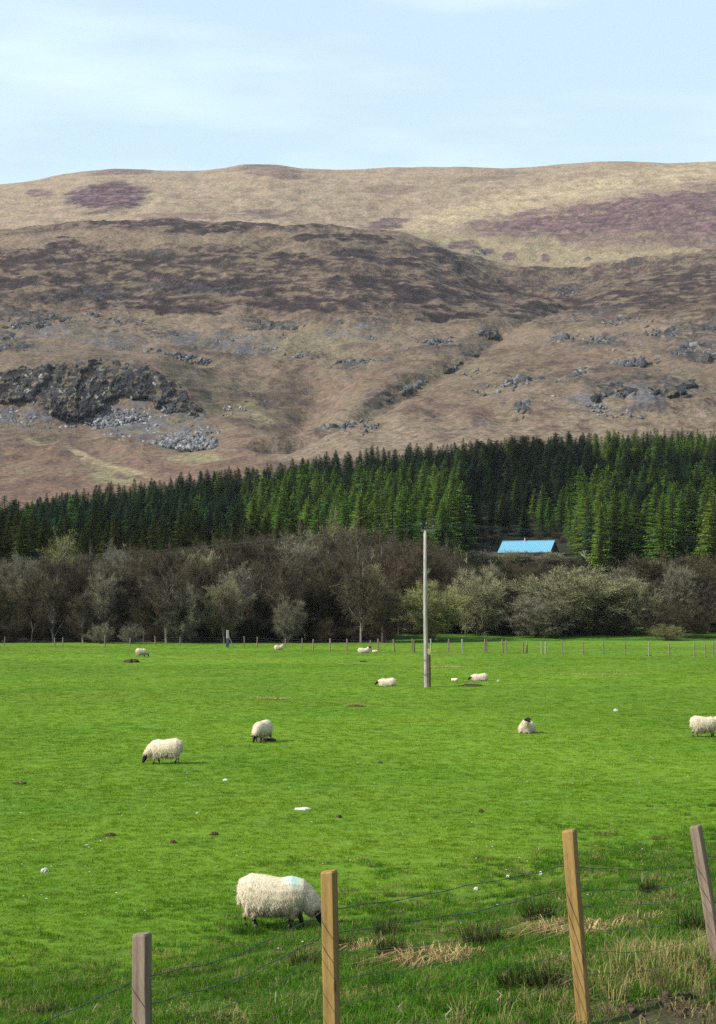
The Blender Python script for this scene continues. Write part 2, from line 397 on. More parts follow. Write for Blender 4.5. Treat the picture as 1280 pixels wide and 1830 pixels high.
STRAW, PALE, GRN, BRK, HTH, HTH2, ROCK, SCREE = [np.array(c_) for c_ in (
 (0.225, 0.166, 0.108), (0.29, 0.228, 0.145), (0.170, 0.148, 0.076), (0.170, 0.110, 0.072), (0.034, 0.022, 0.021), (0.080, 0.050, 0.044), (0.050, 0.048, 0.047), (0.16, 0.155, 0.155))]
def mixc(c, d, m): return c + (d - c) * np.clip(m, 0, 1)[..., None]
C = np.broadcast_to(STRAW, HX.shape + (3,)).copy()
lowland = sstep(560, 640, PY)                      # bracken slopes below, moor grass above
C = mixc(C, BRK, lowland * sstep(-0.35, 0.25, N200 + N40 * 0.6) * 0.9)
C = mixc(C, GRN, sstep(0.05, 0.4, N40 + N200 * 0.5) * (0.25 + 0.45 * sstep(400, 470, PY)) * (1 - 0.55 * lowland))
farh = HY > 1850
hid = ~farh & (PY > 375) & (PY < 600)
# heather
h = np.where(hid, 0.88 * sstep(-0.14, 0.14, NST * 0.42 + N200 * 0.35 + N40 * 0.75 + N12 * 0.5 + N4 * 0.2 + np.interp(PY, [385, 400, 425, 450, 480, 540, 575, 610], [0.5, 0.30, -0.12, 0.02, 0.22, 0.22, 0.02, -0.45])
             - sstep(780, 1100, PX) * 0.02 + 0.0), 0)
h = np.maximum(h, np.where(~farh & (PY > 390), sstep(0.30, 0.40, N12 + N4 * 0.35 + N40 * 0.5) * 0.7, 0))
h = np.maximum(h, np.where(~farh & (PY >= 580), sstep(0.20, 0.42, N40 + N12 * 0.4 - 0.05) * 0.55, 0))
fh = sstep(0.20, 0.45, N40 + NST * 0.5 + N12 * 0.3) * 0.45
wn = N40 * 34 + N12 * 16 + NST * 22
wedge = sstep(-14, 2, PY + wn - (408 - (PX - 830) * 0.155)) * sstep(18, 2, PY - wn - (412 + (PX - 830) * 0.060)) * sstep(770, 900, PX + wn * 2)
fh = np.maximum(fh, wedge * sstep(-0.5, -0.05, N40 + N12 * 0.8 + NST * 0.5 + N4 * 0.3 + 0.12) * 0.95)
fh = np.maximum(fh, blob(192, 353, 72, 25, -4)); fh = np.maximum(fh, blob(215, 306, 62, 8, 0) * 0.6); fh = np.maximum(fh, blob(485, 306, 66, 12, 6) * 0.55)
fh = np.maximum(fh, blob(70, 347, 26, 7) * 0.7); fh = np.maximum(fh, blob(690, 402, 42, 10, -8) * 0.8); fh = np.maximum(fh, blob(480, 383, 60, 8) * 0.6)
fh = np.maximum(fh, blob(340, 388, 90, 6) * 0.5); fh = np.maximum(fh, blob(700, 338, 50, 8) * 0.4); fh = np.maximum(fh, blob(880, 315, 60, 8, -8) * 0.35)
for bx, by, rx, ry in ((910, 461, 13, 9), (1155, 465, 8, 7), (1075, 478, 24, 8), (945, 493, 36, 11), (975, 463, 9, 8), (1215, 466, 26, 12), (1050, 466, 7, 5), (870, 450, 12, 6), (1265, 470, 20, 20), (830, 440, 28, 9), (800, 462, 40, 10), (760, 445, 22, 14)):
    fh = np.maximum(fh, blob(bx, by, rx, ry, 0, 0.4, 0.25))
basin = farh & (PY > 415)
fh = np.where(basin, np.maximum(fh * 0.8, blob(1100, 440, 90, 12) * 0.3), fh)
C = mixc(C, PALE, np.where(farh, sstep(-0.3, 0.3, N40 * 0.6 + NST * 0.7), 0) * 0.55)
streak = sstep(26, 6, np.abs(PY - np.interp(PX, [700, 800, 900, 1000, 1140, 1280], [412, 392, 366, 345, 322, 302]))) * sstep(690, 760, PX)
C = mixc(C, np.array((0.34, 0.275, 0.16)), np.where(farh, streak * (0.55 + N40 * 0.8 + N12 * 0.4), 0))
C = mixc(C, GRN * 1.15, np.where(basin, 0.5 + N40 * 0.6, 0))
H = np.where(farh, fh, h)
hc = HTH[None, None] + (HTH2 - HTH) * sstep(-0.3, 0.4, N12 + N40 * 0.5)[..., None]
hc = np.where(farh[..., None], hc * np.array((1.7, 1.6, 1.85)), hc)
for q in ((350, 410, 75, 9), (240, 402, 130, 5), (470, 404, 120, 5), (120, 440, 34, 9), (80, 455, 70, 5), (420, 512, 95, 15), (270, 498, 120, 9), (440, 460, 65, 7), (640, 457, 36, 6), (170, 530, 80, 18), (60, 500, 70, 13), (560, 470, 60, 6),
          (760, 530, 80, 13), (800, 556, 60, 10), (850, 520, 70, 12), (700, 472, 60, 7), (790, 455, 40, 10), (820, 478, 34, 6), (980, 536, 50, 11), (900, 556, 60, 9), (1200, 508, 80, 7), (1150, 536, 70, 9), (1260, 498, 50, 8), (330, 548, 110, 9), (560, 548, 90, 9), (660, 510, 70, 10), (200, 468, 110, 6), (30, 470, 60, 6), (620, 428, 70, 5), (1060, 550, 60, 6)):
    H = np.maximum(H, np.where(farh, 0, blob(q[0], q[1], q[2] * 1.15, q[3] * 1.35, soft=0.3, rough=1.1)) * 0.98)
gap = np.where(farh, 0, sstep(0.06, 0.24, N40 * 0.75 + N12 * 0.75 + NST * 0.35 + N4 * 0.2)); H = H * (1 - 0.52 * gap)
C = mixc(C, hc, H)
# bracken red foot, paths and brighter patches
C = mixc(C, np.array((0.175, 0.105, 0.068)), sstep(780, 830, PY + N40 * 30) * sstep(560, 420, PX) * 0.8)
path = sstep(7, 2, np.abs(PY - np.interp(PX, [30, 100, 160, 230, 300], [786, 803, 820, 842, 862])) + N12 * 4) * sstep(20, 60, PX) * sstep(290, 230, PX)
C = mixc(C, np.array((0.36, 0.27, 0.15)), path * 0.9)
C = mixc(C, GRN * 1.4, np.maximum(blob(205, 850, 45, 14, 10), blob(350, 820, 50, 8)) * 0.8)
C = mixc(C, GRN * 1.2, np.maximum(blob(430, 735, 70, 22, 20), blob(560, 620, 90, 22)) * 0.45)
# bare rock and its broken ground
rk = np.zeros_like(PX)
ROCKS = [(150, 705, 175, 62, 0), (305, 735, 70, 34, 15), (20, 615, 55, 20, 15), (1150, 695, 105, 32, -4), (1235, 600, 75, 26, -14), (1240, 632, 70, 18, -8), (935, 733, 18, 15, 0), (872, 598, 20, 13, -20), (820, 645, 60, 9, -28), (700, 705, 70, 9, -27),
         (1080, 612, 60, 13, -8), (470, 580, 70, 14, 4), (650, 583, 70, 12, 0), (60, 572, 95, 18, 6), (250, 592, 110, 18, 8), (1080, 560, 60, 8, -8), (390, 628, 70, 16, 5), (590, 775, 50, 9, -8), (930, 682, 40, 9, 0), (330, 520, 110, 12, 4), (160, 530, 80, 20, -4),
         (440, 705, 50, 12, 12), (1050, 668, 40, 14, -14), (640, 650, 70, 14, -6), (1010, 525, 26, 9, 0), (780, 620, 60, 10, -10), (1180, 730, 90, 14, 0), (760, 745, 30, 8, 0), (1120, 470, 40, 5, 0), (620, 452, 50, 6, 0), (270, 455, 60, 6, 0)]
for q in ROCKS: rk = np.maximum(rk, blob(*q, soft=0.7, rough=0.8))
spots = sstep(0.27, 0.42, N12 + 0.45 * N40 + N4 * 0.3) * sstep(540, 600, PY) * np.where(PX > 560, 1, 0.55) * sstep(930, 820, PY)
C = mixc(C, ROCK[None, None] * (1 + N4[..., None] * 0.7), rk * sstep(-0.08, 0.16, N12 + N4 * 0.6 + N40 * 0.25) * 0.9)
C = mixc(C, SCREE * 0.8, spots * 0.55)
low = sstep(575, 640, PY) * ~farh
C = mixc(C, np.array((0.085, 0.055, 0.040)), low * sstep(0.08, 0.30, N40 * 0.6 + N12 * 0.7 + NST * 0.5 + N4 * 0.25) * 0.7)
C = mixc(C, np.array((0.20, 0.165, 0.095)), low * sstep(0.10, 0.34, N200 * 0.5 - N40 * 0.6 - N12 * 0.5) * 0.6)
scr = np.maximum.reduce([blob(260, 760, 120, 34, 8), blob(60, 755, 90, 16, 10), blob(400, 615, 100, 22, 4), blob(160, 605, 130, 12, 8), blob(630, 600, 60, 12), blob(1120, 715, 110, 20)])
C = mixc(C, SCREE * 0.7, scr * sstep(-0.25, 0.15, N12 + N4 * 0.8) * 0.8)
C = mixc(C, np.array((0.028, 0.03, 0.016)), sstep(590, 520, HY + N40 * 20))            # needle litter under the plantation
C = mixc(C, np.array((0.075, 0.16, 0.016)), sstep(226, 221, HY + N12 * 6) * sstep(2, 8, HX))
C = C * (1 + N4[..., None] * 0.34 + N12[..., None] * 0.28 + N40[..., None] * 0.25)
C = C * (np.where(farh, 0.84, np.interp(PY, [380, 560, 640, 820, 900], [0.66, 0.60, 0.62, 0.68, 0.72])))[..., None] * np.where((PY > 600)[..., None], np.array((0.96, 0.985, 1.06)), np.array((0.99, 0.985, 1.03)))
C = np.clip(C, 0.01, 0.6)
bumpy = sstep(640, 760, HY) * (1 - 0.8 * sstep(2500, 2600, HY))
HZ = HZ + bumpy * ((N40 * 3.0 + (0.35 - np.abs(N12)) * 1.0 + (0.3 - np.abs(fbm(HX / 44, Zs / 60, 3, 97))) * 6.0) * np.where(farh, 0.8, 1.0) + H * (0.9 + N4 * 1.2) + N12 * 0.8 + rk * (np.abs(N12) * 1.6 + N4 * 1.2 + np.abs(N40) * 1.5))
nx, ny = len(us), NR; ii = np.arange(nx * ny).reshape(ny, nx)
quads = np.stack([ii[:-1, :-1], ii[:-1, 1:], ii[1:, 1:], ii[1:, :-1]], -1).reshape(-1, 4)
tag(obj('hills', np_mesh('hills', np.stack([HX.ravel(), HY.ravel(), HZ.ravel()], 1), quads, M_HILL, True, C.reshape(-1, 3))), kind='structure')

# ------------------------------------------------------------------ crags, scree and boulders: angular blocks
def block_protos(n, seed):
    out = []; rs = np.random.RandomState(seed)
    for _ in range(n):
        bm = bmesh.new()
        for k in range(11):
            p = rs.uniform(-1, 1, 3); p /= max(np.abs(p).max(), 1e-3); p *= rs.uniform(0.8, 1.0, 3); bm.verts.new(p)
        bmesh.ops.convex_hull(bm, input=bm.verts); bmesh.ops.triangulate(bm, faces=bm.faces)
        loose = [v for v in bm.verts if not v.link_faces]; bmesh.ops.delete(bm, geom=loose, context='VERTS')
        bm.verts.ensure_lookup_table(); bm.verts.index_update()
        out.append((np.array([v.co[:] for v in bm.verts]), np.array([[v.index for v in f.verts] for f in bm.faces]))); bm.free()
    return out
BLK = block_protos(14, 5)
def block_mesh(name, P, S, Cc, rs, mat, tilt=0.35):
    Vs, Fs, Cs, b = [], [], [], 0
    for p, s, cc in zip(P, S, Cc):
        v, f = BLK[rs.randint(len(BLK))]
        a, t1, t2 = rs.uniform(0, 6.28), rs.normal(0, tilt), rs.normal(0, tilt)
        M = np.array(Matrix.Rotation(a, 3, 'Z') @ Matrix.Rotation(t1, 3, 'X') @ Matrix.Rotation(t2, 3, 'Y'))
        Vs.append((v * s) @ M.T + p); Fs.append(f + b); b += len(v); Cs.append(np.repeat(cc[None], len(v), 0))
    return np_mesh(name, np.concatenate(Vs), np.concatenate(Fs), mat, False, np.concatenate(Cs))
def cells(x, y, seed):
    """cellular noise: a random value per cell and the distance to its point"""
    xi = np.floor(x).astype(int); yi = np.floor(y).astype(int); best = np.full(x.shape, 9.0); val = np.zeros(x.shape)
    for a in (-1, 0, 1):
        for b in (-1, 0, 1):
            h = _PERM[_PERM[(xi + a + seed * 7) & 511] + ((yi + b) & 511)] & 511; h2 = _PERM[h + 211] & 511; h3 = _PERM[h + 401] & 511
            d = (xi + a + 0.1 + 0.8 * h / 511 - x) ** 2 + (yi + b + 0.1 + 0.8 * h2 / 511 - y) ** 2
            m = d < best; best = np.where(m, d, best); val = np.where(m, h3 / 511, val)
    return val, np.sqrt(best)
def crag(poly, out, size, seed, label, dark=1.0, name='rock_crag'):
    """one continuous skin of broken rock, pushed out of the hillside at the hill's own distance"""
    a = np.array(poly, float); lo, hi = a.min(0) - 4, a.max(0) + 4; st = 1.15
    gx = np.arange(lo[0], hi[0], st); gy = np.arange(lo[1], hi[1], st); X, Y = np.meshgrid(gx, gy)
    ins = np.zeros(X.shape, bool); dist = np.full(X.shape, 1e9)
    for i in range(len(a)):
        (x0, y0), (x1, y1) = a[i], a[i - 1]
        if y0 != y1: ins ^= ((y0 > Y) != (y1 > Y)) & (X < (x1 - x0) * (Y - y0) / (y1 - y0) + x0)
        e = np.array([x1 - x0, y1 - y0]); t = np.clip(((X - x0) * e[0] + (Y - y0) * e[1]) / (e @ e), 0, 1)
        dist = np.minimum(dist, np.hypot(X - x0 - t * e[0], Y - y0 - t * e[1]))
    sd = np.where(ins, dist, -dist) + fbm(X / 22, Y / 12, 4, seed) * min(16.0, 0.42 * float((a.max(0) - a.min(0)).min()))
    P = np.zeros(X.shape + (3,))
    for i in range(X.shape[1]):
        d = ray(gx[i], 700.0); YY = TY[TY > 700]; xx = d[0] * YY / d[1]; zz = hill_z(xx, YY); _, py = project(xx, YY, zz)
        py = np.minimum.accumulate(py) - np.arange(len(py)) * 1e-6
        P[:, i, 1] = np.interp(-gy, -py, YY); P[:, i, 0] = P[:, i, 1] * d[0] / d[1]
    P[..., 2] = hill_z(P[..., 0], P[..., 1])
    wx = P[..., 0] + fbm(X / 9, Y / 9, 2, seed + 1) * size * 0.5; wz = P[..., 2] + fbm(X / 9, Y / 9, 2, seed + 2) * size * 0.5
    v1, d1 = cells(wx / (size * 1.0), wz / (size * 2.6), seed); v2, d2 = cells(wx / (size * 0.62), wz / (size * 0.9), seed + 3); v3, d3 = cells(wx / (size * 0.26), wz / (size * 0.3), seed + 5)
    k = sstep(-1.0, min(11.0, 0.3 * float((a.max(0) - a.min(0)).min())), sd)
    v0, d0 = cells(wx / (size * 3.0), wz / (size * 4.6), seed + 13)
    push = k * (out * (0.15 + 0.75 * v0) + out * 0.4 * v1 + out * 0.3 * v2 * (1 - 0.4 * d2) + out * 0.12 * v3) - (1 - k) * 1.2
    P[..., 1] -= push; P[..., 2] += push * 0.12
    g = (0.018 + 0.05 * v2 * v1 + 0.075 * v3 * v2 + 0.02 * v1 + 0.05 * np.clip(fbm(wx / (size * 0.5), wz / (size * 2.2), 3, seed + 9), 0, 1)) * dark * 0.5
    moss = sstep(0.10, 0.34, fbm(X / 18, Y / 6, 4, seed + 7) + 0.3 * (v1 - 0.5) + 0.2 * (v3 - 0.5)) * 0.8; pale_ = sstep(0.86, 0.95, v3) * sstep(0.0, 0.3, fbm(X / 20, Y / 12, 2, seed + 11))
    cc = np.stack([g * 1.02, g, g * 1.03], -1); cc = mixc(cc, np.array((0.105, 0.078, 0.042)), moss); cc = mixc(cc, np.array((0.20, 0.195, 0.19)), pale_)
    ii = np.arange(X.size).reshape(X.shape); q = np.stack([ii[1:, :-1], ii[1:, 1:], ii[:-1, 1:], ii[:-1, :-1]], -1); kq = (sd[1:, :-1] > -3) & (sd[:-1, 1:] > -3) & (sd[1:, 1:] > -3) & (sd[:-1, :-1] > -3)
    F = q[kq]; used = np.unique(F); mp_ = np.zeros(X.size, int); mp_[used] = np.arange(len(used))
    V = P.reshape(-1, 3)[used]; o = V.mean(0)
    return tag(obj(name, np_mesh(name, V - o, mp_[F], M_ROCK, False, cc.reshape(-1, 3)[used]), loc=o), label, 'crag')
crag([(-30, 668), (30, 655), (100, 648), (200, 644), (262, 650), (330, 690), (368, 735), (372, 745), (290, 748), (262, 722), (210, 720), (150, 762), (100, 752), (40, 725), (-30, 732)], 6.5, 5.0, 11, 'broad dark cliff of broken rock above the grey boulder scree', 0.75)
crag([(-30, 598), (20, 596), (60, 622), (55, 636), (-30, 640)], 5, 4, 12, 'small dark crag at the left edge, above the broad cliff', 0.8)
crag([(1050, 690), (1090, 675), (1165, 690), (1245, 676), (1250, 696), (1200, 722), (1100, 715), (1055, 722)], 6, 5, 13, 'dark rock band low on the right slope above the larches', 0.8)
crag([(1165, 640), (1200, 622), (1300, 590), (1300, 650), (1240, 652)], 5, 4.5, 14, 'pale streaked rock face at the right edge of the slope', 1.1)
crag([(1150, 610), (1215, 575), (1300, 565), (1300, 592), (1180, 618)], 4, 4, 15, 'dark broken ledge above the pale rock face on the right', 0.9)
crag([(917, 742), (925, 722), (945, 720), (950, 735), (935, 750)], 4, 3.4, 16, 'lone grey rock standing on the bracken slope above the wood')
crag([(860, 602), (868, 588), (890, 590), (892, 606), (872, 612)], 4, 3.4, 17, 'dark knob of rock at the head of the gully', 0.8)
crag([(790, 662), (830, 638), (856, 628), (858, 636), (830, 650), (800, 668)], 3.5, 3, 18, 'dark rock wall along the upper gully', 0.75)
crag([(690, 710), (755, 674), (760, 682), (700, 718), (660, 736)], 3, 2.6, 19, 'dark rock wall along the lower gully', 0.75)
crag([(1035, 610), (1090, 600), (1130, 605), (1120, 622), (1050, 620)], 3, 3, 20, 'grey outcrop of low ledges between the gully and the right rock face', 1.2)
crag([(420, 590), (480, 572), (540, 580), (530, 596), (440, 600)], 3.5, 3.5, 21, 'grey rock band on the moor edge left of the middle', 1.0)
crag([(600, 588), (640, 576), (715, 574), (700, 592), (620, 597)], 3.5, 3.5, 22, 'grey rock band on the moor edge right of the middle', 0.9)
crag([(0, 580), (60, 565), (140, 562), (160, 580), (80, 592), (0, 590)], 4, 4, 23, 'dark rock band across the heather at the far left', 0.8)
crag([(420, 706), (470, 712), (472, 726), (430, 722)], 3, 2.6, 24, 'little dark outcrop right of the broad cliff', 0.8)
crag([(560, 778), (610, 764), (612, 778), (570, 786)], 2, 2.4, 25, 'flat grey slab outcrop beside the burn above the wood', 1.5)
def scree_field(blobs, n, smin, smax, seed, name, pale=1.0):
    rs = np.random.RandomState(seed); P, S, Cc = [], [], []
    for _ in range(n):
        cx, cy, rx, ry, rot = blobs[rs.randint(len(blobs))]
        r, t = rs.rand() ** 0.6, rs.uniform(0, 6.28); a = math.radians(rot); dx, dy = rx * r * math.cos(t), ry * r * math.sin(t)
        p = hill_pt(cx + dx * math.cos(a) - dy * math.sin(a), cy + dx * math.sin(a) + dy * math.cos(a), 690)
        s = smin + (smax - smin) * rs.rand() ** 3
        P.append(np.array(p) + (0, 0, 0.15 * s)); S.append(s * rs.uniform(0.55, 1.15, 3)); g = (0.075 + 0.13 * rs.rand() ** 1.6) * pale; Cc.append(np.array((g, g, g * 1.03)))
    return tag(obj(name, block_mesh(name, P, S, Cc, rs, M_ROCK, 0.7)), kind='stuff')
scree_field([(240, 760, 90, 34, 6), (250, 775, 60, 26, 0), (300, 770, 70, 26, 12), (360, 765, 45, 16, 5), (60, 752, 75, 14, 10), (225, 745, 60, 24, 0), (190, 750, 50, 20, 0), (330, 790, 60, 14, 5)], 4600, 0.55, 1.9, 31, 'scree_boulders', 1.0)
DB = [(60, 575, 90, 10, 4), (200, 572, 60, 10, 6), (480, 585, 70, 9, 0), (660, 583, 60, 7, 0), (870, 600, 16, 8, 0), (1080, 612, 60, 8, -6), (1100, 575, 50, 5, -6), (1210, 585, 70, 12, -10), (1235, 630, 55, 10, -8), (930, 685, 40, 6, 0), (780, 612, 40, 6, -10),
      (1050, 668, 40, 6, -12), (600, 772, 40, 5, -8), (860, 452, 20, 4, 0), (320, 640, 60, 8, 10), (440, 715, 40, 6, 12), (640, 650, 60, 8, -8), (935, 735, 14, 8, 0), (1180, 715, 70, 6, 0), (750, 690, 40, 5, -25), (1010, 530, 24, 6, 0), (170, 545, 60, 10, 0), (1000, 610, 30, 6, 0), (540, 640, 40, 8, 0), (1140, 650, 50, 6, -6)]
scree_field(DB, 2000, 0.8, 3.4, 33, 'ledge_rocks', 0.6)
scree_field([(400, 620, 60, 20, 4), (470, 605, 50, 22, 4), (330, 610, 70, 16, 8), (150, 600, 120, 14, 8), (640, 600, 60, 10, 0), (1100, 655, 110, 40, -10), (1150, 735, 120, 14, 0), (720, 640, 80, 26, -20), (950, 700, 90, 34, 0), (1060, 590, 120, 20, -8), (610, 770, 70, 18, -10), (840, 690, 60, 30, -20), (430, 750, 60, 24, 10)], 1500, 0.5, 1.7, 32, 'scattered_stones', 0.95)

# ================================================================== scattering helper
def scatter(name, P, rot, scl, idx, meshes, order_names, extra=None):
    """one object: copies of small meshes on points (for what nobody could count)"""
    coll = bpy.data.collections.new(name + '_source')
    for k, (me, nm) in enumerate(zip(meshes, order_names)): coll.objects.link(bpy.data.objects.new('%s_%s' % (nm, 'abcdefghijklmnopqrst'[k]), me))
    me = bpy.data.meshes.new(name); n = len(P); me.vertices.add(n); me.vertices.foreach_set('co', np.asarray(P, np.float32).ravel())
    for nm, ty, key, arr in (('rot', 'FLOAT_VECTOR', 'vector', rot), ('scl', 'FLOAT_VECTOR', 'vector', scl), ('idx', 'INT', 'value', idx)):
        at_ = me.attributes.new(nm, ty, 'POINT'); at_.data.foreach_set(key, np.asarray(arr, np.int32 if ty == 'INT' else np.float32).ravel())
    me.update(); o = obj(name, me)
    g = bpy.data.node_groups.new(name, 'GeometryNodeTree')
    g.interface.new_socket('Geometry', in_out='INPUT', socket_type='NodeSocketGeometry'); g.interface.new_socket('Geometry', in_out='OUTPUT', socket_type='NodeSocketGeometry')
    gi = g.nodes.new('NodeGroupInput'); go = g.nodes.new('NodeGroupOutput'); ip = g.nodes.new('GeometryNodeInstanceOnPoints'); ci = g.nodes.new('GeometryNodeCollectionInfo')
    ci.inputs['Collection'].default_value = coll; ci.inputs['Separate Children'].default_value = True; ci.inputs['Reset Children'].default_value = True
    ip.inputs['Pick Instance'].default_value = True
    def attr(nm, ty):
        a = g.nodes.new('GeometryNodeInputNamedAttribute'); a.data_type = ty; a.inputs['Name'].default_value = nm; return a.outputs['Attribute']
    k = g.links.new
    k(gi.outputs[0], ip.inputs['Points']); k(ci.outputs[0], ip.inputs['Instance']); k(attr('idx', 'INT'), ip.inputs['Instance Index'])
    er = g.nodes.new('FunctionNodeEulerToRotation'); k(attr('rot', 'FLOAT_VECTOR'), er.inputs[0]); k(er.outputs[0], ip.inputs['Rotation'])
    k(attr('scl', 'FLOAT_VECTOR'), ip.inputs['Scale']); k(ip.outputs[0], go.inputs[0])
    m = o.modifiers.new('scatter', 'NODES'); m.node_group = g
    return tag(o, kind='stuff')

# ================================================================== conifer plantation
def conifer(seed, style):
    """crown of drooping whorled branches with jagged sprays, and a tapered trunk; about 15 m tall"""
    r = random.Random(seed); H = 15.0
    rad, n_wh, per, base_t, droop, leafw = {'spruce': (3.5, 32, 9, 0.03, 0.42, 1.0), 'larch': (3.4, 30, 8, 0.03, 0.22, 0.9), 'pine': (3.3, 20, 7, 0.22, 0.05, 1.25)}[style]
    cr_, tr = MB(), MB()
    bend = r.uniform(-0.15, 0.15)
    ax = lambda t: Vector((bend * t * t, 0.1 * math.sin(t * 3 + seed), H * t))
    tr.tube([ax(0) + Vector((0, 0, -0.6)), ax(0.3), ax(0.65), ax(0.99)], [0.22, 0.17, 0.10, 0.02], 6, (0.085, 0.062, 0.048))
    for w in range(n_wh):
        t = base_t + (1 - base_t) * (w / n_wh) ** 0.92
        env = (1 - t) ** (0.78 if style != 'pine' else 0.5) * (1.0 if t > 0.25 else 0.75 + t)
        Lw = rad * env * r.uniform(0.78, 1.12)
        for b in range(per):
            if r.random() < 0.07: continue
            an = 6.283 * (b + 0.37 * w) / per + r.uniform(-0.35, 0.35); ln_ = Lw * r.uniform(0.68, 1.2) + 0.12
            d = Vector((math.cos(an), math.sin(an), 0)); sd = Vector((-d.y, d.x, 0)); p0 = ax(t) + Vector((0, 0, r.uniform(-0.2, 0.2)))
            up = 0.10 + 0.35 * t
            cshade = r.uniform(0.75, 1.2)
            pts = [p0 + d * ln_ * q + Vector((0, 0, ln_ * (up * q - droop * q * q))) for q in (0, 0.35, 0.7, 1.0)]
            k = 4
            for j in range(k):
                q = 0.22 + 0.78 * j / (k - 0.4); q2 = min(q, 1.0)
                p = p0 + d * ln_ * q2 + Vector((0, 0, ln_ * (up * q2 - droop * q2 * q2)))
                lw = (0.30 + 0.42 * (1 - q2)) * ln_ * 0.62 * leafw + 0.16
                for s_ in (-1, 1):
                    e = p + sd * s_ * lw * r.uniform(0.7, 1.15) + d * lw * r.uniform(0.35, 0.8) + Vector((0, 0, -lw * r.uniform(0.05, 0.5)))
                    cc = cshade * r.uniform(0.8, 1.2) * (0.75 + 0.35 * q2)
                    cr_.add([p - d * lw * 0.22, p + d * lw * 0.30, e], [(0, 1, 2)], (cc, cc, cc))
            e = pts[3] + d * 0.25; cr_.add([pts[1] + sd * 0.14, pts[1] - sd * 0.14, e], [(0, 1, 2)], (cshade,) * 3)
    top = ax(1.0)
    for b in range(4):
        an = b * 1.57; cr_.add([top + Vector((0.12 * math.cos(an), 0.12 * math.sin(an), -1.0)), top + Vector((0.12 * math.cos(an + 1.2), 0.12 * math.sin(an + 1.2), -1.0)), top + Vector((0, 0, 0.35))], [(0, 1, 2)], (1.1,) * 3)
    return cr_, tr
TINT = {'spruce': (0.036, 0.068, 0.032), 'larch': (0.112, 0.182, 0.034), 'pine': (0.024, 0.034, 0.016), 'olive': (0.044, 0.058, 0.013)}
rs = np.random.RandomState(77)
FR_Y0 = ln([(-200, 300), (0, 300), (520, 305), (640, 330), (780, 360), (840, 455), (870, 462), (1000, 452), (1045, 380), (1130, 360), (1280, 350), (1500, 340)])
trees = []
for gy_ in np.arange(300, 700, 4.9):
    for gx_ in np.arange(-170, 170, 4.7):
        x = gx_ + rs.uniform(-2.4, 2.4); y = gy_ + rs.uniform(-2.6, 2.6); px = CX + FPX * x / y
        if px < -130 or px > 1410 or y < FR_Y0(px) + 6 * pn(px / 40, 0.5) or y > Y3(px): continue
        if y < 452 and 850 < px < 1030: continue
        f = (y - FR_Y0(px)) / max(Y3(px) - FR_Y0(px), 1)
        if rs.rand() < np.interp(f, [0, 0.45, 0.7], [0.5, 0.45, 0.1]): continue
        nz = float(fbm(x / 38, y / 38, 2, 88)); nf = float(pn(x / 9, y / 9, 90))
        z = float(hill_z(x, y)); _, pyt = project(x, y, z + 14)
        if px < 570 and y < 372 + 8 * nf: sp = 'olive'
        elif px < 430: sp = 'spruce' if rs.rand() > 0.05 else 'larch'
        elif px < 830:
            sp = 'larch' if (pyt > np.interp(px, [430, 640, 830], [850, 838, 830]) + nf * 18 and nz > -0.22) else 'spruce'
        elif px < 950: sp = 'pine' if rs.rand() < 0.6 else ('spruce' if rs.rand() < 0.7 else 'larch')
        else: sp = 'larch' if (pyt > 838 + nf * 20 and nz > -0.28) or (pyt < 800 and px > 1060 and rs.rand() < 0.75) else ('spruce' if rs.rand() < 0.75 else 'pine')
        Ht = rs.uniform(0.84, 1.14) * np.interp(f, [0, 0.5, 1], [16.0, 15.5, 12.0]) * (1.0 if sp != 'larch' else 1.08) * (1 + 0.15 * nz)
        if sp == 'olive': Ht = rs.uniform(10, 15.5)
        if y > Y3(px) - 25: Ht = np.clip(Ht, 10.5, 13.2)
        if 985 < px < 1045 and y < 500: Ht *= 0.6
        if 840 < px < 1000 and y < 540: Ht *= rs.uniform(0.35, 0.65) if y < 490 else rs.uniform(0.5, 0.8)
        trees.append((y, x, z, Ht, sp, px))
trees.sort()
buf = np.zeros((920, 800), bool); vis = []                      # which ones show largest (2-pixel cells)
for (y, x, z, Ht, sp, px) in trees:
    bx, by = project(x, y, z); tx, ty = project(x, y, z + Ht); cnt = 0
    hw = 2.5 * FPX / y
    for rr in range(max(0, int(ty / 2)), min(915, int(by / 2))):
        t = (rr * 2 - ty) / (by - ty); a = int((px - hw * t + 150) / 2); b = int((px + hw * t + 150) / 2) + 1
        a = max(a, 0); b = min(b, 799)
        if b > a: cnt += int((~buf[rr, a:b]).sum()); buf[rr, a:b] = True
    vis.append(cnt if 0 < px < 1280 else cnt * 0.2)
vis = np.array(vis)
CON = {}
for sp, sd_, style in (('spruce', 1, 'spruce'), ('spruce', 2, 'spruce'), ('spruce', 3, 'spruce'), ('larch', 4, 'larch'), ('larch', 5, 'larch'), ('larch', 6, 'larch'), ('pine', 7, 'pine'), ('pine', 8, 'pine')):
    CON.setdefault(sp, []).append(conifer(sd_, style))
CON['olive'] = CON['spruce']
CME = {sp: [(c_.mesh(sp + '_crown', M_NEEDLE), t_.mesh(sp + '_trunk', M_BARK)) for c_, t_ in v] for sp, v in CON.items() if sp != 'olive'}; CME['olive'] = CME['spruce']
NAMES = {'spruce': 'spruce_tree', 'larch': 'larch_tree', 'pine': 'pine_tree', 'olive': 'spruce_tree'}
SPOT = [(170, 'at the left edge'), (330, 'above the far standing sheep'), (470, 'above the strainer post'), (610, 'above the far pale sheep'), (700, 'left of the power pole'), (830, 'above the power pole'), (1000, 'behind the blue-roofed house'), (1140, 'right of the blue-roofed house'), (9999, 'at the right edge')]
KIND = {'spruce': 'dark blue-green spruce', 'larch': 'bright green larch', 'pine': 'dark loose-crowned pine', 'olive': 'olive-dark spruce'}
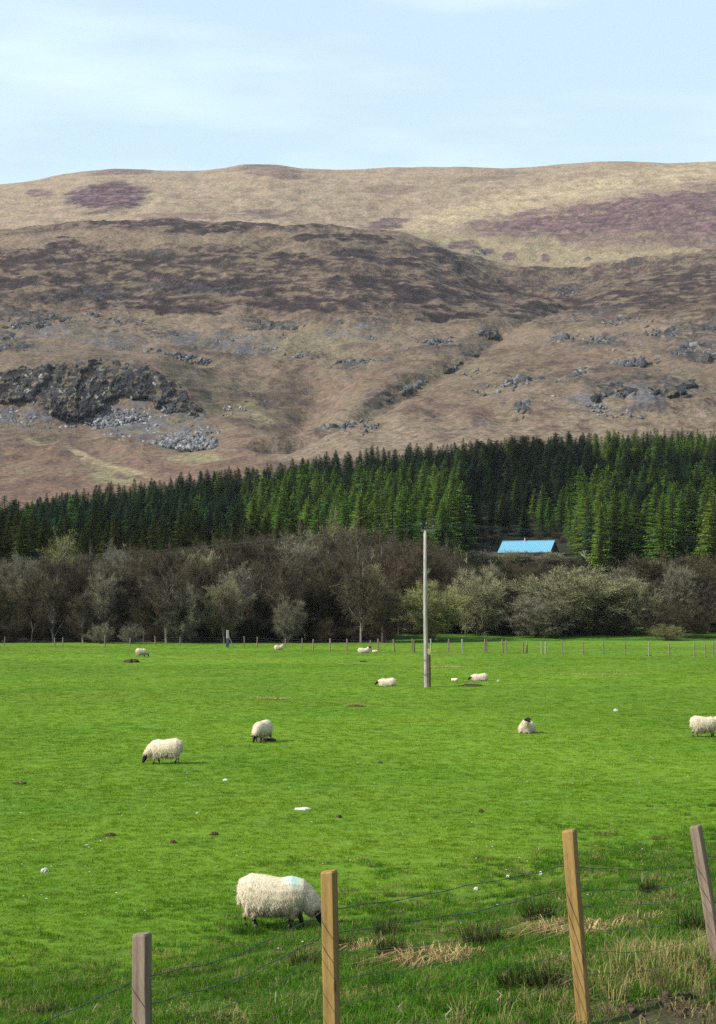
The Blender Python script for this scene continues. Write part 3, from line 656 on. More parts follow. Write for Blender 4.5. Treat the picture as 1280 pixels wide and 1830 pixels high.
def con_label(sp, px, f): return KIND[sp] + (' low in' if f < 0.34 else ' midway up' if f < 0.67 else ' at the top of') + ' the plantation ' + next(t for lim, t in SPOT if px < lim)
order = np.argsort(-vis)
left_over = {'P': [], 'R': [], 'S': [], 'I': []}; far_src = ['spruce', 'spruce', 'spruce', 'larch', 'larch', 'larch', 'pine', 'pine', 'olive', 'olive', 'olive']
for rank, k in enumerate(order):
    y, x, z, Ht, sp, px = trees[k]; s = Ht / 15.0; rz = rs.uniform(0, 6.28); wv = rs.uniform(1.0, 1.4); v = rs.randint(len(CME[sp])); lean = rs.normal(0, 0.015)
    if rank < 300:
        e = empty(NAMES[sp], (x, y, z), rz); e.scale = (s * wv, s * wv, s); e.rotation_euler = (lean, lean, rz)
        lb = con_label(sp, px, (y - FR_Y0(px)) / (Y3(px) - FR_Y0(px)))
        tag(e, lb, {'spruce': 'spruce', 'larch': 'larch', 'pine': 'pine', 'olive': 'spruce'}[sp], 'conifers alike: ' + lb)
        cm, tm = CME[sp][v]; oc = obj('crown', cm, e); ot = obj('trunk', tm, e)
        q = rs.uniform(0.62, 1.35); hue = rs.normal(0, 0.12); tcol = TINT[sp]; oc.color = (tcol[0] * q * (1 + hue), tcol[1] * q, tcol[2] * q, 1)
    else:
        cand = [i for i, n_ in enumerate(far_src) if n_ == sp]
        left_over['P'].append((x, y, z)); left_over['R'].append((lean, lean, rz)); left_over['S'].append((s * wv, s * wv, s)); left_over['I'].append(cand[v % len(cand)])
far_me = []
for i, sp in enumerate(far_src):
    c_, t_ = CON[sp][[j for j, n_ in enumerate(far_src) if n_ == sp].index(i)]; m = MB()
    m.v = list(c_.v) + list(t_.v); m.f = list(c_.f) + [tuple(q + len(c_.v) for q in f) for f in t_.f]
    m.c = [tuple(a * b for a, b in zip(cc, TINT[sp])) for cc in c_.c] + list(t_.c); far_me.append(m.mesh('far_conifer', M_NEEDLE_STUFF))
scatter('conifer_wood', left_over['P'], left_over['R'], left_over['S'], left_over['I'], far_me, ['far_conifer'] * len(far_me))

# ================================================================== bare broadleaf belt behind the field
def bare_tree(seed, style):
    """about 10 m tall: trunk and limbs as one mesh, a cloud of fine twigs as another"""
    r = random.Random(seed); tr, tw = MB(), MB()
    cfg = {'alder': (10, 3.0, 0.28, 52, 8500, 0.5), 'birch': (10, 2.4, 0.26, 50, 7500, 0.2), 'willow': (10, 4.6, 0.10, 78, 14000, 0.8), 'bush': (10, 6.0, 0.03, 78, 12000, 0.9)}[style]
    H, Rc, base, limbs, ntw, rnd = cfg
    cz, hz = H * (base + 1) / 2, H * (1 - base) / 2
    stems = {'alder': 1, 'birch': 1, 'willow': 4, 'bush': 9}[style]
    bark = (0.17, 0.16, 0.14) if style == 'birch' else (0.066, 0.057, 0.046)
    axes = []
    for i in range(stems):
        a = r.uniform(0, 6.28); sp = 0 if stems == 1 else r.uniform(0.3, 0.55) * Rc
        top = Vector((sp * math.cos(a) + r.uniform(-0.3, 0.3), sp * math.sin(a) + r.uniform(-0.3, 0.3), H * (0.9 if stems == 1 else r.uniform(0.55, 0.8))))
        pts = [Vector((0.25 * math.cos(a) * (stems > 1), 0.25 * math.sin(a) * (stems > 1), -0.5))]
        for q in (0.25, 0.5, 0.75, 1.0): pts.append(pts[0].lerp(top, q) + Vector((r.uniform(-0.22, 0.22), r.uniform(-0.22, 0.22), 0)))
        w = 0.17 if stems == 1 else 0.10
        tr.tube(pts, [w, w * 0.85, w * 0.62, w * 0.4, w * 0.14], 6, bark); axes.append(pts)
    def lump(d):   # uneven outline
        return 1 + 0.16 * math.sin(d.x * 5.1 + seed) + 0.13 * math.sin(d.y * 6.3 + seed * 2) + 0.12 * math.sin(d.z * 7.7 + seed * 3)
    nodes = []
    for i in range(limbs):
        z = r.uniform(-0.75, 0.98); a = r.uniform(0, 6.28); q = math.sqrt(max(0, 1 - z * z)); d = Vector((q * math.cos(a), q * math.sin(a), z)); f = r.uniform(0.62, 0.98) * lump(d)
        tip = Vector((d.x * Rc * f, d.y * Rc * f, cz + d.z * hz * f))
        ax = axes[r.randrange(stems)]; th = max(0.12, min(0.95, (tip.z - r.uniform(0.8, 2.4) * 1.1) / H)); k = th * 4 * 0.98; j = min(int(k), 3); p0 = ax[j].lerp(ax[j + 1], k - j)
        m1 = p0.lerp(tip, 0.5) + Vector((r.uniform(-0.3, 0.3), r.uniform(-0.3, 0.3), r.uniform(0.0, 0.5)))
        tr.tube([p0, m1, tip], [0.055, 0.035, 0.012], 4, bark, cap=False)
        for b in range(7):
            t = r.uniform(0.25, 1.0); base_p = p0.lerp(m1, t * 2) if t < 0.5 else m1.lerp(tip, t * 2 - 1)
            e = base_p + (tip - p0).normalized() * r.uniform(0.2, 0.9) + Vector((r.gauss(0, 0.55), r.gauss(0, 0.55), r.gauss(0.1, 0.5)))
            tr.tube([base_p, e], [0.018, 0.007], 3, bark, cap=False); nodes.append((base_p, e))
    ctr = Vector((0, 0, cz - hz * 0.4))
    for i in range(ntw):
        a, b = nodes[r.randrange(len(nodes))]; p = a.lerp(b, r.uniform(0.2, 1.05)); out = (p - ctr).normalized()
        d = (out * 0.7 + Vector((r.gauss(0, 0.6), r.gauss(0, 0.6), r.gauss(0.25 if style != 'birch' else -0.2, 0.5)))).normalized()
        ln_ = r.uniform(0.35, 1.0); sd = d.cross(Vector((r.gauss(0, 1), r.gauss(0, 1), r.gauss(0, 1)))).normalized()
        sag = Vector((0, 0, -0.25 * ln_ if style == 'birch' else 0.08 * ln_)); w = r.uniform(0.009, 0.019); cc = r.uniform(0.6, 1.35); cc = (cc, cc * r.uniform(0.94, 1.04), cc * r.uniform(0.85, 1.05))
        m = p + d * ln_ * 0.5; e = p + d * ln_ + sag
        tw.add([p - sd * w, p + sd * w, m + sd * w * 0.8, m - sd * w * 0.8, e], [(0, 1, 2, 3), (3, 2, 4)], cc)
        if style in ('willow', 'bush') or r.random() < 0.35:        # buds and catkins
            for q in (0.5, 0.8, 1.0):
                c2 = p + d * ln_ * q; k = r.uniform(0.02, 0.045); s2 = Vector((r.gauss(0, 1), r.gauss(0, 1), r.gauss(0, 1))).normalized()
                tw.add([c2 - s2 * k, c2 + s2 * k, c2 + d * k * 2.2], [(0, 1, 2)], tuple(x * 1.5 for x in cc))
    return tr, tw
BT = {}
for style, seeds in (('alder', (1, 2, 3, 4)), ('birch', (5, 6, 7)), ('willow', (8, 9, 10)), ('bush', (11, 12))):
    for sd_ in seeds:
        t_, w_ = bare_tree(sd_, style); BT.setdefault(style, []).append((t_.mesh(style + '_limbs', M_BARK), w_.mesh(style + '_twigs', M_TWIG)))
BTINT = {'brown': (0.064, 0.053, 0.034), 'red': (0.066, 0.050, 0.034), 'grey': (0.150, 0.140, 0.102), 'olive': (0.190, 0.180, 0.106), 'lime': (0.165, 0.165, 0.070), 'dark': (0.038, 0.033, 0.021)}
def base_z(x, y): return float(hill_z(x, y)) if y > 213 else float(field_z(x, y))
def put_tree(px, Y, Ht, width, style, tint, label, group=None, name=None):
    x = (px - CX) / FPX * Y; z = base_z(x, Y); v = BT[style][rs.randint(len(BT[style]))]
    nominal = {'alder': 3.0, 'birch': 2.4, 'willow': 4.6, 'bush': 6.0}[style]
    e = empty(name or {'alder': 'alder_tree', 'birch': 'birch_tree', 'willow': 'willow_tree', 'bush': 'willow_bush'}[style], (x, Y, z - 0.1), rs.uniform(0, 6.28)); w = width / (2 * nominal)
    e.scale = (w, w, Ht / 10.4); tag(e, label, 'bush' if style == 'bush' else 'tree', group)
    obj('trunk', v[0], e); c_ = obj('crown', v[1], e); t = BTINT[tint]; q = rs.uniform(0.85, 1.18); c_.color = (t[0] * q, t[1] * q, t[2] * q, 1); return e
def tree_by_top(px, ytop, wpx, Y, style, tint, label, group=None, name=None):
    x = (px - CX) / FPX * Y; Ht = CAMZ + float(slope_of(ytop)) * Y - base_z(x, Y); return put_tree(px, Y, Ht, wpx * (1.22 if px > 700 else 0.95) * Y / FPX, style, tint, label, group, name)
# the ones that stand out
tree_by_top(768, 1028, 120, 212, 'willow', 'lime', 'yellow-green budding willow directly behind the power pole')
tree_by_top(853, 1003, 90, 222, 'willow', 'olive', 'pale olive willow right of the power pole, below the blue roof')
tree_by_top(1022, 998, 190, 224, 'willow', 'olive', 'largest pale olive willow, below and right of the blue-roofed house')
tree_by_top(965, 1060, 110, 219, 'willow', 'grey', 'low grey-green willow in front of the largest pale willow')
tree_by_top(1128, 1026, 100, 224, 'willow', 'olive', 'olive willow between the largest willow and the tall brown dome on the right')
tree_by_top(1205, 982, 165, 238, 'alder', 'brown', 'tall brown bare tree with a domed crown near the right edge')
tree_by_top(1215, 1066, 125, 219, 'bush', 'brown', 'brown round willow bush with mossy foot beside the right-hand fence')
tree_by_top(1192, 1112, 60, 214, 'bush', 'lime', 'small mossy yellow-green bush at the foot of the brown round bush')
tree_by_top(322, 1040, 95, 206, 'willow', 'grey', 'pale grey willow at the wood edge, left of the two')
tree_by_top(398, 1030, 85, 208, 'willow', 'olive', 'pale grey-olive willow at the wood edge, right of the two')
tree_by_top(515, 1062, 70, 208, 'willow', 'grey', 'smaller grey willow at the wood edge above the lying far ewe')
tree_by_top(235, 1112, 52, 203, 'bush', 'grey', 'small pale bush behind the far standing sheep')
tree_by_top(182, 1110, 52, 204, 'bush', 'grey', 'small grey bush left of the far standing sheep')
tree_by_top(108, 945, 60, 262, 'birch', 'lime', 'fresh yellow-green birch rising in front of the dark spruces on the left')
tree_by_top(605, 928, 90, 275, 'birch', 'lime', 'tall yellowish birch at the top of the bare wood in the middle')
tree_by_top(1275, 1050, 70, 230, 'willow', 'olive', 'greenish willow at the right edge beside the tall brown dome')
tree_by_top(668, 1035, 85, 218, 'willow', 'grey', 'grey twiggy willow left of the power pole')
tree_by_top(45, 985, 110, 244, 'willow', 'grey', 'pale brown willow at the left edge of the wood')
for k, px in enumerate(range(838, 1050, 17)):
    lb = 'low bare tree directly in front of the blue-roofed house'; tree_by_top(px + rs.uniform(-6, 6), 986 + rs.uniform(-4, 3) + (8 if px > 1000 else 0), 34, 396 + rs.uniform(-8, 16), rs.choice(['alder', 'willow']), rs.choice(['brown', 'grey', 'olive']), lb, 'low trees in front of the house', 'bare_tree')
topl = ln([(-150, 1000), (0, 1000), (120, 985), (300, 975), (430, 955), (540, 945), (650, 945), (730, 960), (800, 975), (880, 1000), (1000, 1010), (1080, 1020), (1150, 995), (1230, 990), (1400, 985)])
for row, (Y0, f0, f1, step) in enumerate(((282, 0.94, 1.04, 26), (262, 0.86, 1.03, 26), (243, 0.74, 1.0, 28), (226, 0.62, 0.95, 32), (212, 0.5, 0.85, 36))):
    for px in np.arange(-110, 1400, step):
        px = px + rs.uniform(-13, 13); Y = Y0 + rs.uniform(-7, 7)
        if px > 690: Y = max(Y, 224 + rs.uniform(0, 6))
        x = (px - CX) / FPX * Y; full = CAMZ + float(slope_of(topl(px))) * Y - base_z(x, Y); Ht = full * rs.uniform(f0, f1)
        if row >= 3 and px > 690 and rs.rand() < 0.35: continue
        st = rs.choice(['alder', 'birch', 'willow'], p=[0.46, 0.44, 0.10] if px < 690 else [0.5, 0.25, 0.25]); tn = rs.choice(['brown', 'red', 'dark', 'grey', 'olive'], p=[0.42, 0.24, 0.20, 0.11, 0.03])
        where = ('at the back' if row < 2 else 'midway' if row == 2 else 'at the front') + ' of the wood ' + ('left of' if px < 180 else 'above' if px < 330 else 'right of' if px < 480 else '')
        where = where + ' the far standing sheep' if px < 480 else where + ('well left of the power pole' if px < 620 else 'beside the power pole' if px < 860 else 'below the blue-roofed house' if px < 1010 else 'right of the blue-roofed house' if px < 1140 else 'at the right edge')
        lab = {'alder': 'bare brown alder ', 'birch': 'bare pale-stemmed birch ', 'willow': 'bare spreading willow '}[st] + where
        put_tree(px, Y, Ht, Ht * {'alder': 0.52, 'birch': 0.40, 'willow': 0.75}[st] * rs.uniform(0.85, 1.2), st, tn, lab, lab.replace('bare ', 'trees alike: ', 1))
# undergrowth filling the foot of the wood
P, Rr, S_, I_ = [], [], [], []
ub = []
for sd_ in (41, 42):
    t_, w_ = bare_tree(sd_, 'bush'); m = MB(); m.v = list(t_.v) + list(w_.v); m.f = list(t_.f) + [tuple(q + len(t_.v) for q in f) for f in w_.f]
    m.c = [(0.055, 0.046, 0.036)] * len(t_.v) + [tuple(a * b for a, b in zip(cc, (0.062, 0.052, 0.036))) for cc in w_.c]; ub.append(m.mesh('brush', M_NEEDLE_STUFF))
for _ in range(300):
    px = rs.uniform(-140, 1420); Y = rs.uniform(207, 300) if px < 690 else rs.uniform(226, 300); x = (px - CX) / FPX * Y; h_ = rs.uniform(0.14, 0.36)
    P.append((x, Y, base_z(x, Y) - 0.1)); Rr.append((0, 0, rs.uniform(0, 6.28))); S_.append((h_ * 1.1, h_ * 1.1, h_)); I_.append(rs.randint(2))
for _ in range(130):
    px = rs.uniform(-140, 1420); Y = rs.uniform(209, 218) if px < 690 else rs.uniform(222, 234); x = (px - CX) / FPX * Y; h_ = rs.uniform(0.16, 0.38)
    P.append((x, Y, base_z(x, Y) - 0.1)); Rr.append((0, 0, rs.uniform(0, 6.28))); S_.append((h_ * 0.9, h_ * 0.9, h_)); I_.append(rs.randint(2))
for _ in range(200):
    px = rs.uniform(820, 1060); Y = rs.uniform(330, 500); x = (px - CX) / FPX * Y; h_ = rs.uniform(0.12, 0.26)
    if 885 < px < 1010 and 405 < Y < 450: continue
    P.append((x, Y, base_z(x, Y) - 0.1)); Rr.append((0, 0, rs.uniform(0, 6.28))); S_.append((h_ * 1.1, h_ * 1.1, h_)); I_.append(rs.randint(2))
scatter('undergrowth', P, Rr, S_, I_, ub, ['brush'] * 2)

# ================================================================== the blue-roofed house on the slope
def house():
    Yh = 430.0; c0 = at(893, 985, Yh); ang = R(-24); Lh, Dh, ov = 13.3, 7.0, 0.40; eave, ridge = 2.5, 5.2
    gz = float(hill_z(c0.x + 6, Yh)); e = empty('house', (c0.x, Yh, c0.z - eave), ang)
    tag(e, 'low dark house with a bright blue metal roof among the conifers', 'house')
    w = MB(); b = -3.0
    w.add([(0, 0, b), (Lh, 0, b), (Lh, 0, eave), (0, 0, eave), (0, Dh, b), (Lh, Dh, b), (Lh, Dh, eave), (0, Dh, eave), (0, Dh / 2, ridge - 0.12), (Lh, Dh / 2, ridge - 0.12)],
          [(0, 1, 2, 3), (5, 4, 7, 6), (1, 5, 6, 9, 2), (4, 0, 3, 8, 7)], (0.075, 0.062, 0.052))
    obj('wall', w.mesh('wall', M_PLAIN), e)
    r_ = MB(); sl = (ridge - eave) / (Dh / 2); th = 0.12
    n = 30
    for side in (0, 1):
        for i in range(n):                                   # ribbed metal sheets
            x0 = -ov + (Lh + 2 * ov) * i / n; x1 = -ov + (Lh + 2 * ov) * (i + 1) / n
            for a, b_, up in ((x0, x1 - 0.08, 0.0), (x1 - 0.08, x1, 0.05)):
                ys_, ye = (-ov, Dh / 2) if side == 0 else (Dh + ov, Dh / 2)
                z0 = eave - ov * sl + up; z1 = ridge + up
                p = [(a, ys_, z0), (b_, ys_, z0), (b_, ye, z1), (a, ye, z1), (a, ys_, z0 - th), (b_, ys_, z0 - th), (b_, ye, z1 - th), (a, ye, z1 - th)]
                r_.add(p, [(0, 1, 2, 3), (7, 6, 5, 4), (0, 4, 5, 1), (1, 5, 6, 2), (3, 7, 4, 0)], (0.10, 0.265, 0.375))
    ro = obj('roof', r_.mesh('roof', M_PLAIN), e)
    m = MB(); m.box((-ov, Dh / 2 - 0.15, ridge), (Lh + ov, Dh / 2 + 0.15, ridge + 0.09), c=(0.12, 0.30, 0.40)); obj('ridge_cap', m.mesh('ridge_cap', M_PLAIN), ro)
    m = MB(); m.tube([(5.8, Dh / 2 - 0.5, ridge - 0.5), (5.8, Dh / 2 - 0.5, ridge + 0.6)], 0.10, 8, (0.5, 0.5, 0.5)); m.tube([(5.8, Dh / 2 - 0.5, ridge + 0.55), (5.8, Dh / 2 - 0.5, ridge + 0.7)], 0.14, 8, (0.4, 0.4, 0.4)); obj('flue', m.mesh('flue', M_PLAIN), ro)
    for x0, x1, z0, z1 in ((10.2, 13.0, 0.9, 2.1), (6.6, 8.2, 0.9, 2.1), (2.0, 3.4, 0.9, 2.1)):
        m = MB()
        for q in ((x0 - .12, x1 + .12, z1, z1 + .12), (x0 - .12, x1 + .12, z0 - .12, z0), (x0 - .12, x0, z0, z1), (x1, x1 + .12, z0, z1), ((x0 + x1) / 2 - .06, (x0 + x1) / 2 + .06, z0, z1)):
            m.box((q[0], -0.08, q[2]), (q[1], 0.05, q[3]), c=(0.78, 0.78, 0.76) if x0 > 9 else (0.16, 0.15, 0.14))
        wi = obj('window', m.mesh('window', M_PLAIN), e)
        m = MB(); m.box((x0, -0.03, z0), (x1, 0.04, z1), c=(0.10, 0.13, 0.15)); g = m.mesh('pane', M_GLASS); obj('pane', g, wi)
    m = MB(); m.box((4.6, -0.06, 0.0), (5.5, 0.04, 2.1), c=(0.10, 0.09, 0.09)); obj('door', m.mesh('door', M_PLAIN), e)
    m = MB(); m.box((-ov, -ov - 0.13, eave - ov * sl - 0.22), (Lh + ov, -ov - 0.02, eave - ov * sl - 0.10), c=(0.06, 0.10, 0.13)); obj('gutter', m.mesh('gutter', M_PLAIN), e)
M_GLASS = NG('window_glass').out((0.06, 0.08, 0.10), 0.08, 0.8)
house()

# ================================================================== power pole and its wires
def power_pole():
    b = ground_hit(762.5, 1228); e = empty('power_pole', b); tag(e, 'weathered wooden power pole standing in the field with a dark footing post', 'power pole')
    s = b.y / FPX; Hp = 279 * s; top = Vector((-2.0 * s, 0, Hp))
    m = MB(); m.tube([(0, 0, -0.4), (0, 0, 0.02), Vector((0, 0, 0)).lerp(top, 0.5) + Vector((-0.03, 0, 0)), top], [0.145, 0.145, 0.118, 0.09], 14); obj('pole', m.mesh('pole', M_POLE, True), e)
    m = MB(); m.tube([(0.155, -0.06, -0.4), (0.155, -0.06, 0.5), (0.14, -0.06, 1.9)], [0.10, 0.10, 0.095], 8, (0.10, 0.065, 0.045)); obj('footing_post', m.mesh('footing_post', M_BARK), e)
    m = MB()
    for z in (0.75, 1.6): m.tube([(0.04 + 0.25 * math.cos(t), -0.04 + 0.2 * math.sin(t), z) for t in np.linspace(0, 6.29, 17)], 0.012, 5, (0.12, 0.12, 0.12), cap=False)
    obj('binding_wire', m.mesh('binding_wire', M_WIRE), e)
    m = MB(); m.box((0.06, -0.16, 1.98), (0.20, -0.13, 2.28), c=(0.40, 0.30, 0.10)); obj('warning_plate', m.mesh('warning_plate', M_PLAIN), e)
    arm = MB(); arm.box((top.x - 0.25, -0.07, Hp - 0.07), (top.x + 0.58, 0.07, Hp + 0.07), c=(0.07, 0.075, 0.075)); arm.box((top.x + 0.05, -0.02, Hp - 0.42), (top.x + 0.10, 0.02, Hp - 0.05), c=(0.05, 0.05, 0.05)); oa = obj('crossarm', arm.mesh('crossarm', M_PLAIN), e)
    tips = []
    for x, z in ((-0.22, 0.42), (0.10, 0.46), (0.5, 0.28)):
        m = MB(); p = Vector((top.x + x, 0, Hp + 0.05)); m.tube([p, p + Vector((0, 0, z - 0.16))], 0.018, 6, (0.05, 0.05, 0.05))
        m.tube([p + Vector((0, 0, z - 0.2)), p + Vector((0, 0, z - 0.12)), p + Vector((0, 0, z - 0.06)), p + Vector((0, 0, z))], [0.04, 0.085, 0.06, 0.035], 8, (0.05, 0.035, 0.03)); obj('insulator', m.mesh('insulator', M_PLAIN), oa); tips.append(b + p + Vector((0, 0, z)))
    ends_l = [at(-260, 998, 192) + Vector((0, 0, dz)) for dz in (0.2, 0.4, 0)]; ends_r = [at(2050, 941, 112) + Vector((0, dy, 0)) for dy in (0, -0.5, 0.5)]
    for j, (ends, lab) in enumerate(((ends_l, 'thin overhead wires running left from the power pole across the wood'), (ends_r, 'thin overhead wires running right from the power pole past the house'))):
        w = empty('power_line', b + top); tag(w, lab, 'wires')
        for k, (p, q) in enumerate(zip(tips, ends)):
            sag = 1.1 if j == 0 else 0.9; m = MB()
            m.tube([p.lerp(q, t) - Vector((0, 0, 4 * sag * t * (1 - t))) - (b + top) for t in np.linspace(0, 1, 40)], 0.005, 4, cap=False); obj('wire', m.mesh('wire', M_WIRE, col=False), w)
power_pole()

# ================================================================== fences
def post_mesh(w, d, h, mat, seed, top_slope=0.004, name='post'):
    r = random.Random(seed); c_ = 0.10 * w; m = MB(); vs = []; lv = [-0.35, 0.0, h * 0.25, h * 0.5, h * 0.75, h - 0.012, h]
    for i, z in enumerate(lv):
        k = 1.0 if i < len(lv) - 1 else 0.9; jx, jy = (r.uniform(-1, 1) * 0.0025 * (h > 0.8) for _ in range(2))
        for (sx, sy) in ((-1, -1), (1, -1), (1, 1), (-1, 1)):
            a = (sx * (w / 2 - c_) * k, sy * d / 2 * k) ; b = (sx * w / 2 * k, sy * (d / 2 - c_) * k)
            for q in ((a, b) if sx * sy < 0 else (b, a)): vs.append((q[0] + jx, q[1] + jy, z + (top_slope * sx if i >= len(lv) - 2 else 0)))
    n = 8; fs = [(i * n + j, i * n + (j + 1) % n, (i + 1) * n + (j + 1) % n, (i + 1) * n + j) for i in range(len(lv) - 1) for j in range(n)] + [tuple((len(lv) - 1) * n + j for j in range(n))]
    m.add(vs, fs); return m.mesh(name, mat, col=False)
def near_fence():
    e = empty('wire_fence', (float(FA[0]), float(FA[1]), 1.92)); tag(e, 'wooden post and wire fence along the rough bank in the foreground', 'fence')
    org = e.location.copy()
    # top pixel, foot pixel, distance, width px, yaw, material, part label
    posts = [(-205, 1830, -200, 2300, 7.7, 40, -0.10, M_OLDPOST, None), (253.5, 1668, 257, 2060, 9.4, 35, -0.30, M_OLDPOST, 'grey-brown weathered post'), (588, 1556, 594, 1890, 11.0, 31, -0.34, M_NEWPOST, 'golden new post in front of the grazing ewe'),
             (1017, 1483, 1043, 1810, 12.25, 28, -0.42, M_NEWPOST, 'golden new post leaning left'), (1243, 1476, 1290, 1760, 13.8, 23, -0.50, M_OLDPOST, 'grey weathered post leaning left'), (1640, 1440, 1660, 1700, 15.5, 22, -0.3, M_OLDPOST, None)]
    tops = []
    for k, (tx, ty, bx, by, Y, wpx, yaw, mt, lab) in enumerate(posts):
        T = at(tx, ty, Y); B = at(bx, by, Y); d = (T - B).normalized(); gz = float(field_z(B.x, B.y)); B = T - d * ((T.z - gz) / d.z); h = (T - B).length; w = wpx * Y / FPX * 0.80
        me = post_mesh(w, w * 0.95, h, mt, k); o = obj('post', me, e); o.location = B - org
        q = Vector((0, 0, 1)).rotation_difference(d); o.rotation_mode = 'QUATERNION'; o.rotation_quaternion = q @ Matrix.Rotation(yaw, 3, 'Z').to_quaternion()
        if lab: o['label'] = lab
        tops.append((T, d, h, w))
    drops = [0.26, 0.42, 0.55, 0.71, 0.88, 1.05]; r = random.Random(4)
    for wi, dr in enumerate(drops):
        m = MB(); pts = []
        for k in range(len(tops) - 1):
            (T0, d0, h0, w0), (T1, d1, h1, w1) = tops[k], tops[k + 1]; off = Vector((-0.60, 0.55, 0)).normalized() * (w0 * 0.5 + 0.004) * (-1 if wi % 2 else 1) * 0
            side = Vector((FN[0], FN[1], 0)) * (w0 * 0.62)
            p0 = T0 - d0 * min(dr, h0 - 0.08) + side; p1 = T1 - d1 * min(dr, h1 - 0.08) + side
            if wi == 2 and k == 1: p1 = p1 + Vector((0, 0, 0.05))
            sg = r.uniform(0.02, 0.075) * (1.6 if k == 1 else 1); ph = r.uniform(0, 6)
            for t in np.linspace(0, 1, 26)[:None if k == len(tops) - 2 else -1]:
                wob = 0.010 * math.sin(t * 9 + ph) * math.sin(math.pi * t) + 0.004 * math.sin(t * 31 + ph)
                pts.append(p0.lerp(p1, t) + Vector((0, 0, -4 * sg * t * (1 - t) * (0.7 + 0.6 * t) + wob)) - org)
        m.tube(pts, 0.0026 if wi < 2 else 0.0019, 5, cap=False)
        if wi < 2: m.tube([p + Vector((0.004 * math.cos(i * 1.9), 0, 0.004 * math.sin(i * 1.9))) for i, p in enumerate(pts)], 0.0016, 4, cap=False)
        obj('wire', m.mesh('wire', M_WIRE, True, col=False), e)
    for (T, d, h, w) in tops:                       # staples holding the wires
        for dr in drops[:4]:
            m = MB(); p = T - d * dr + Vector((FN[0], FN[1], 0)) * (w * 0.55) - org; m.tube([p + Vector((0.012, 0, 0.012)), p + Vector((0.014, 0.01, 0)), p + Vector((0.012, 0, -0.012))], 0.003, 4); obj('staple', m.mesh('staple', M_WIRE, col=False), e)
near_fence()

def far_fence(pts, label, hts, seed, mats):
    r = random.Random(seed); g0 = ground_hit(*pts[0]); e = empty('wire_fence', g0); tag(e, label, 'fence'); tops = []
    for k, (px, py) in enumerate(pts):
        g = ground_hit(px, py); h = r.uniform(*hts); w = r.uniform(0.09, 0.125)
        me = post_mesh(w, w, h, mats[r.randrange(len(mats))], seed * 50 + k, 0.0); o = obj('post', me, e, g - g0); o.rotation_euler = (r.gauss(0, 0.03), r.gauss(0, 0.03), r.uniform(0, 1)); tops.append(g - g0 + Vector((0, 0, h)))
    for dr in (0.12, 0.38, 0.64, 0.9):
        m = MB(); m.tube([t - Vector((0, 0.08, dr)) for t in tops], 0.006, 4, cap=False); obj('wire', m.mesh('wire', M_WIRE, col=False), e)
far_fence([(560, 1163), (590, 1164), (620, 1164), (663, 1165), (677, 1165.5), (705, 1166), (737, 1166), (741, 1166), (771, 1166.5), (802, 1166), (827, 1167), (866, 1167), (870, 1167), (899, 1167.5), (906, 1167.5), (935, 1168), (942, 1168), (968, 1169), (975, 1169), (1005, 1170),
           (1042, 1171), (1079, 1171), (1118, 1172), (1160, 1173), (1196, 1174), (1241, 1175), (1261, 1175.5), (1275, 1175.5), (1310, 1177)], 'long line of small fence posts across the far right of the field', (1.15, 1.45), 3, [M_OLDPOST, M_OLDPOST, M_POLE])
far_fence([(-60, 1156), (8, 1156), (98, 1156), (112, 1156), (188, 1155.5), (232, 1156), (278, 1155), (322, 1156), (437, 1157), (460, 1157), (510, 1158), (540, 1160)], 'broken line of fence posts along the foot of the wood on the left', (0.95, 1.35), 4, [M_OLDPOST])
g = ground_hit(407, 1157); e = empty('strainer_post', g); tag(e, 'tall pale strainer post with a dark foot in the left fence line', 'post')
obj('post', post_mesh(0.30, 0.26, 1.95, M_POLE, 77, 0.0), e); m = MB(); m.tube([(0.12, -0.05, 1.3), (0.75, -0.4, 0.02)], 0.06, 6, (0.1, 0.09, 0.08)); obj('brace', m.mesh('brace', M_BARK), e)
m = MB(); m.box((-0.17, -0.15, 0.0), (0.17, 0.15, 1.05), c=(0.05, 0.055, 0.065)); obj('foot_sleeve', m.mesh('foot_sleeve', M_BARK), e)

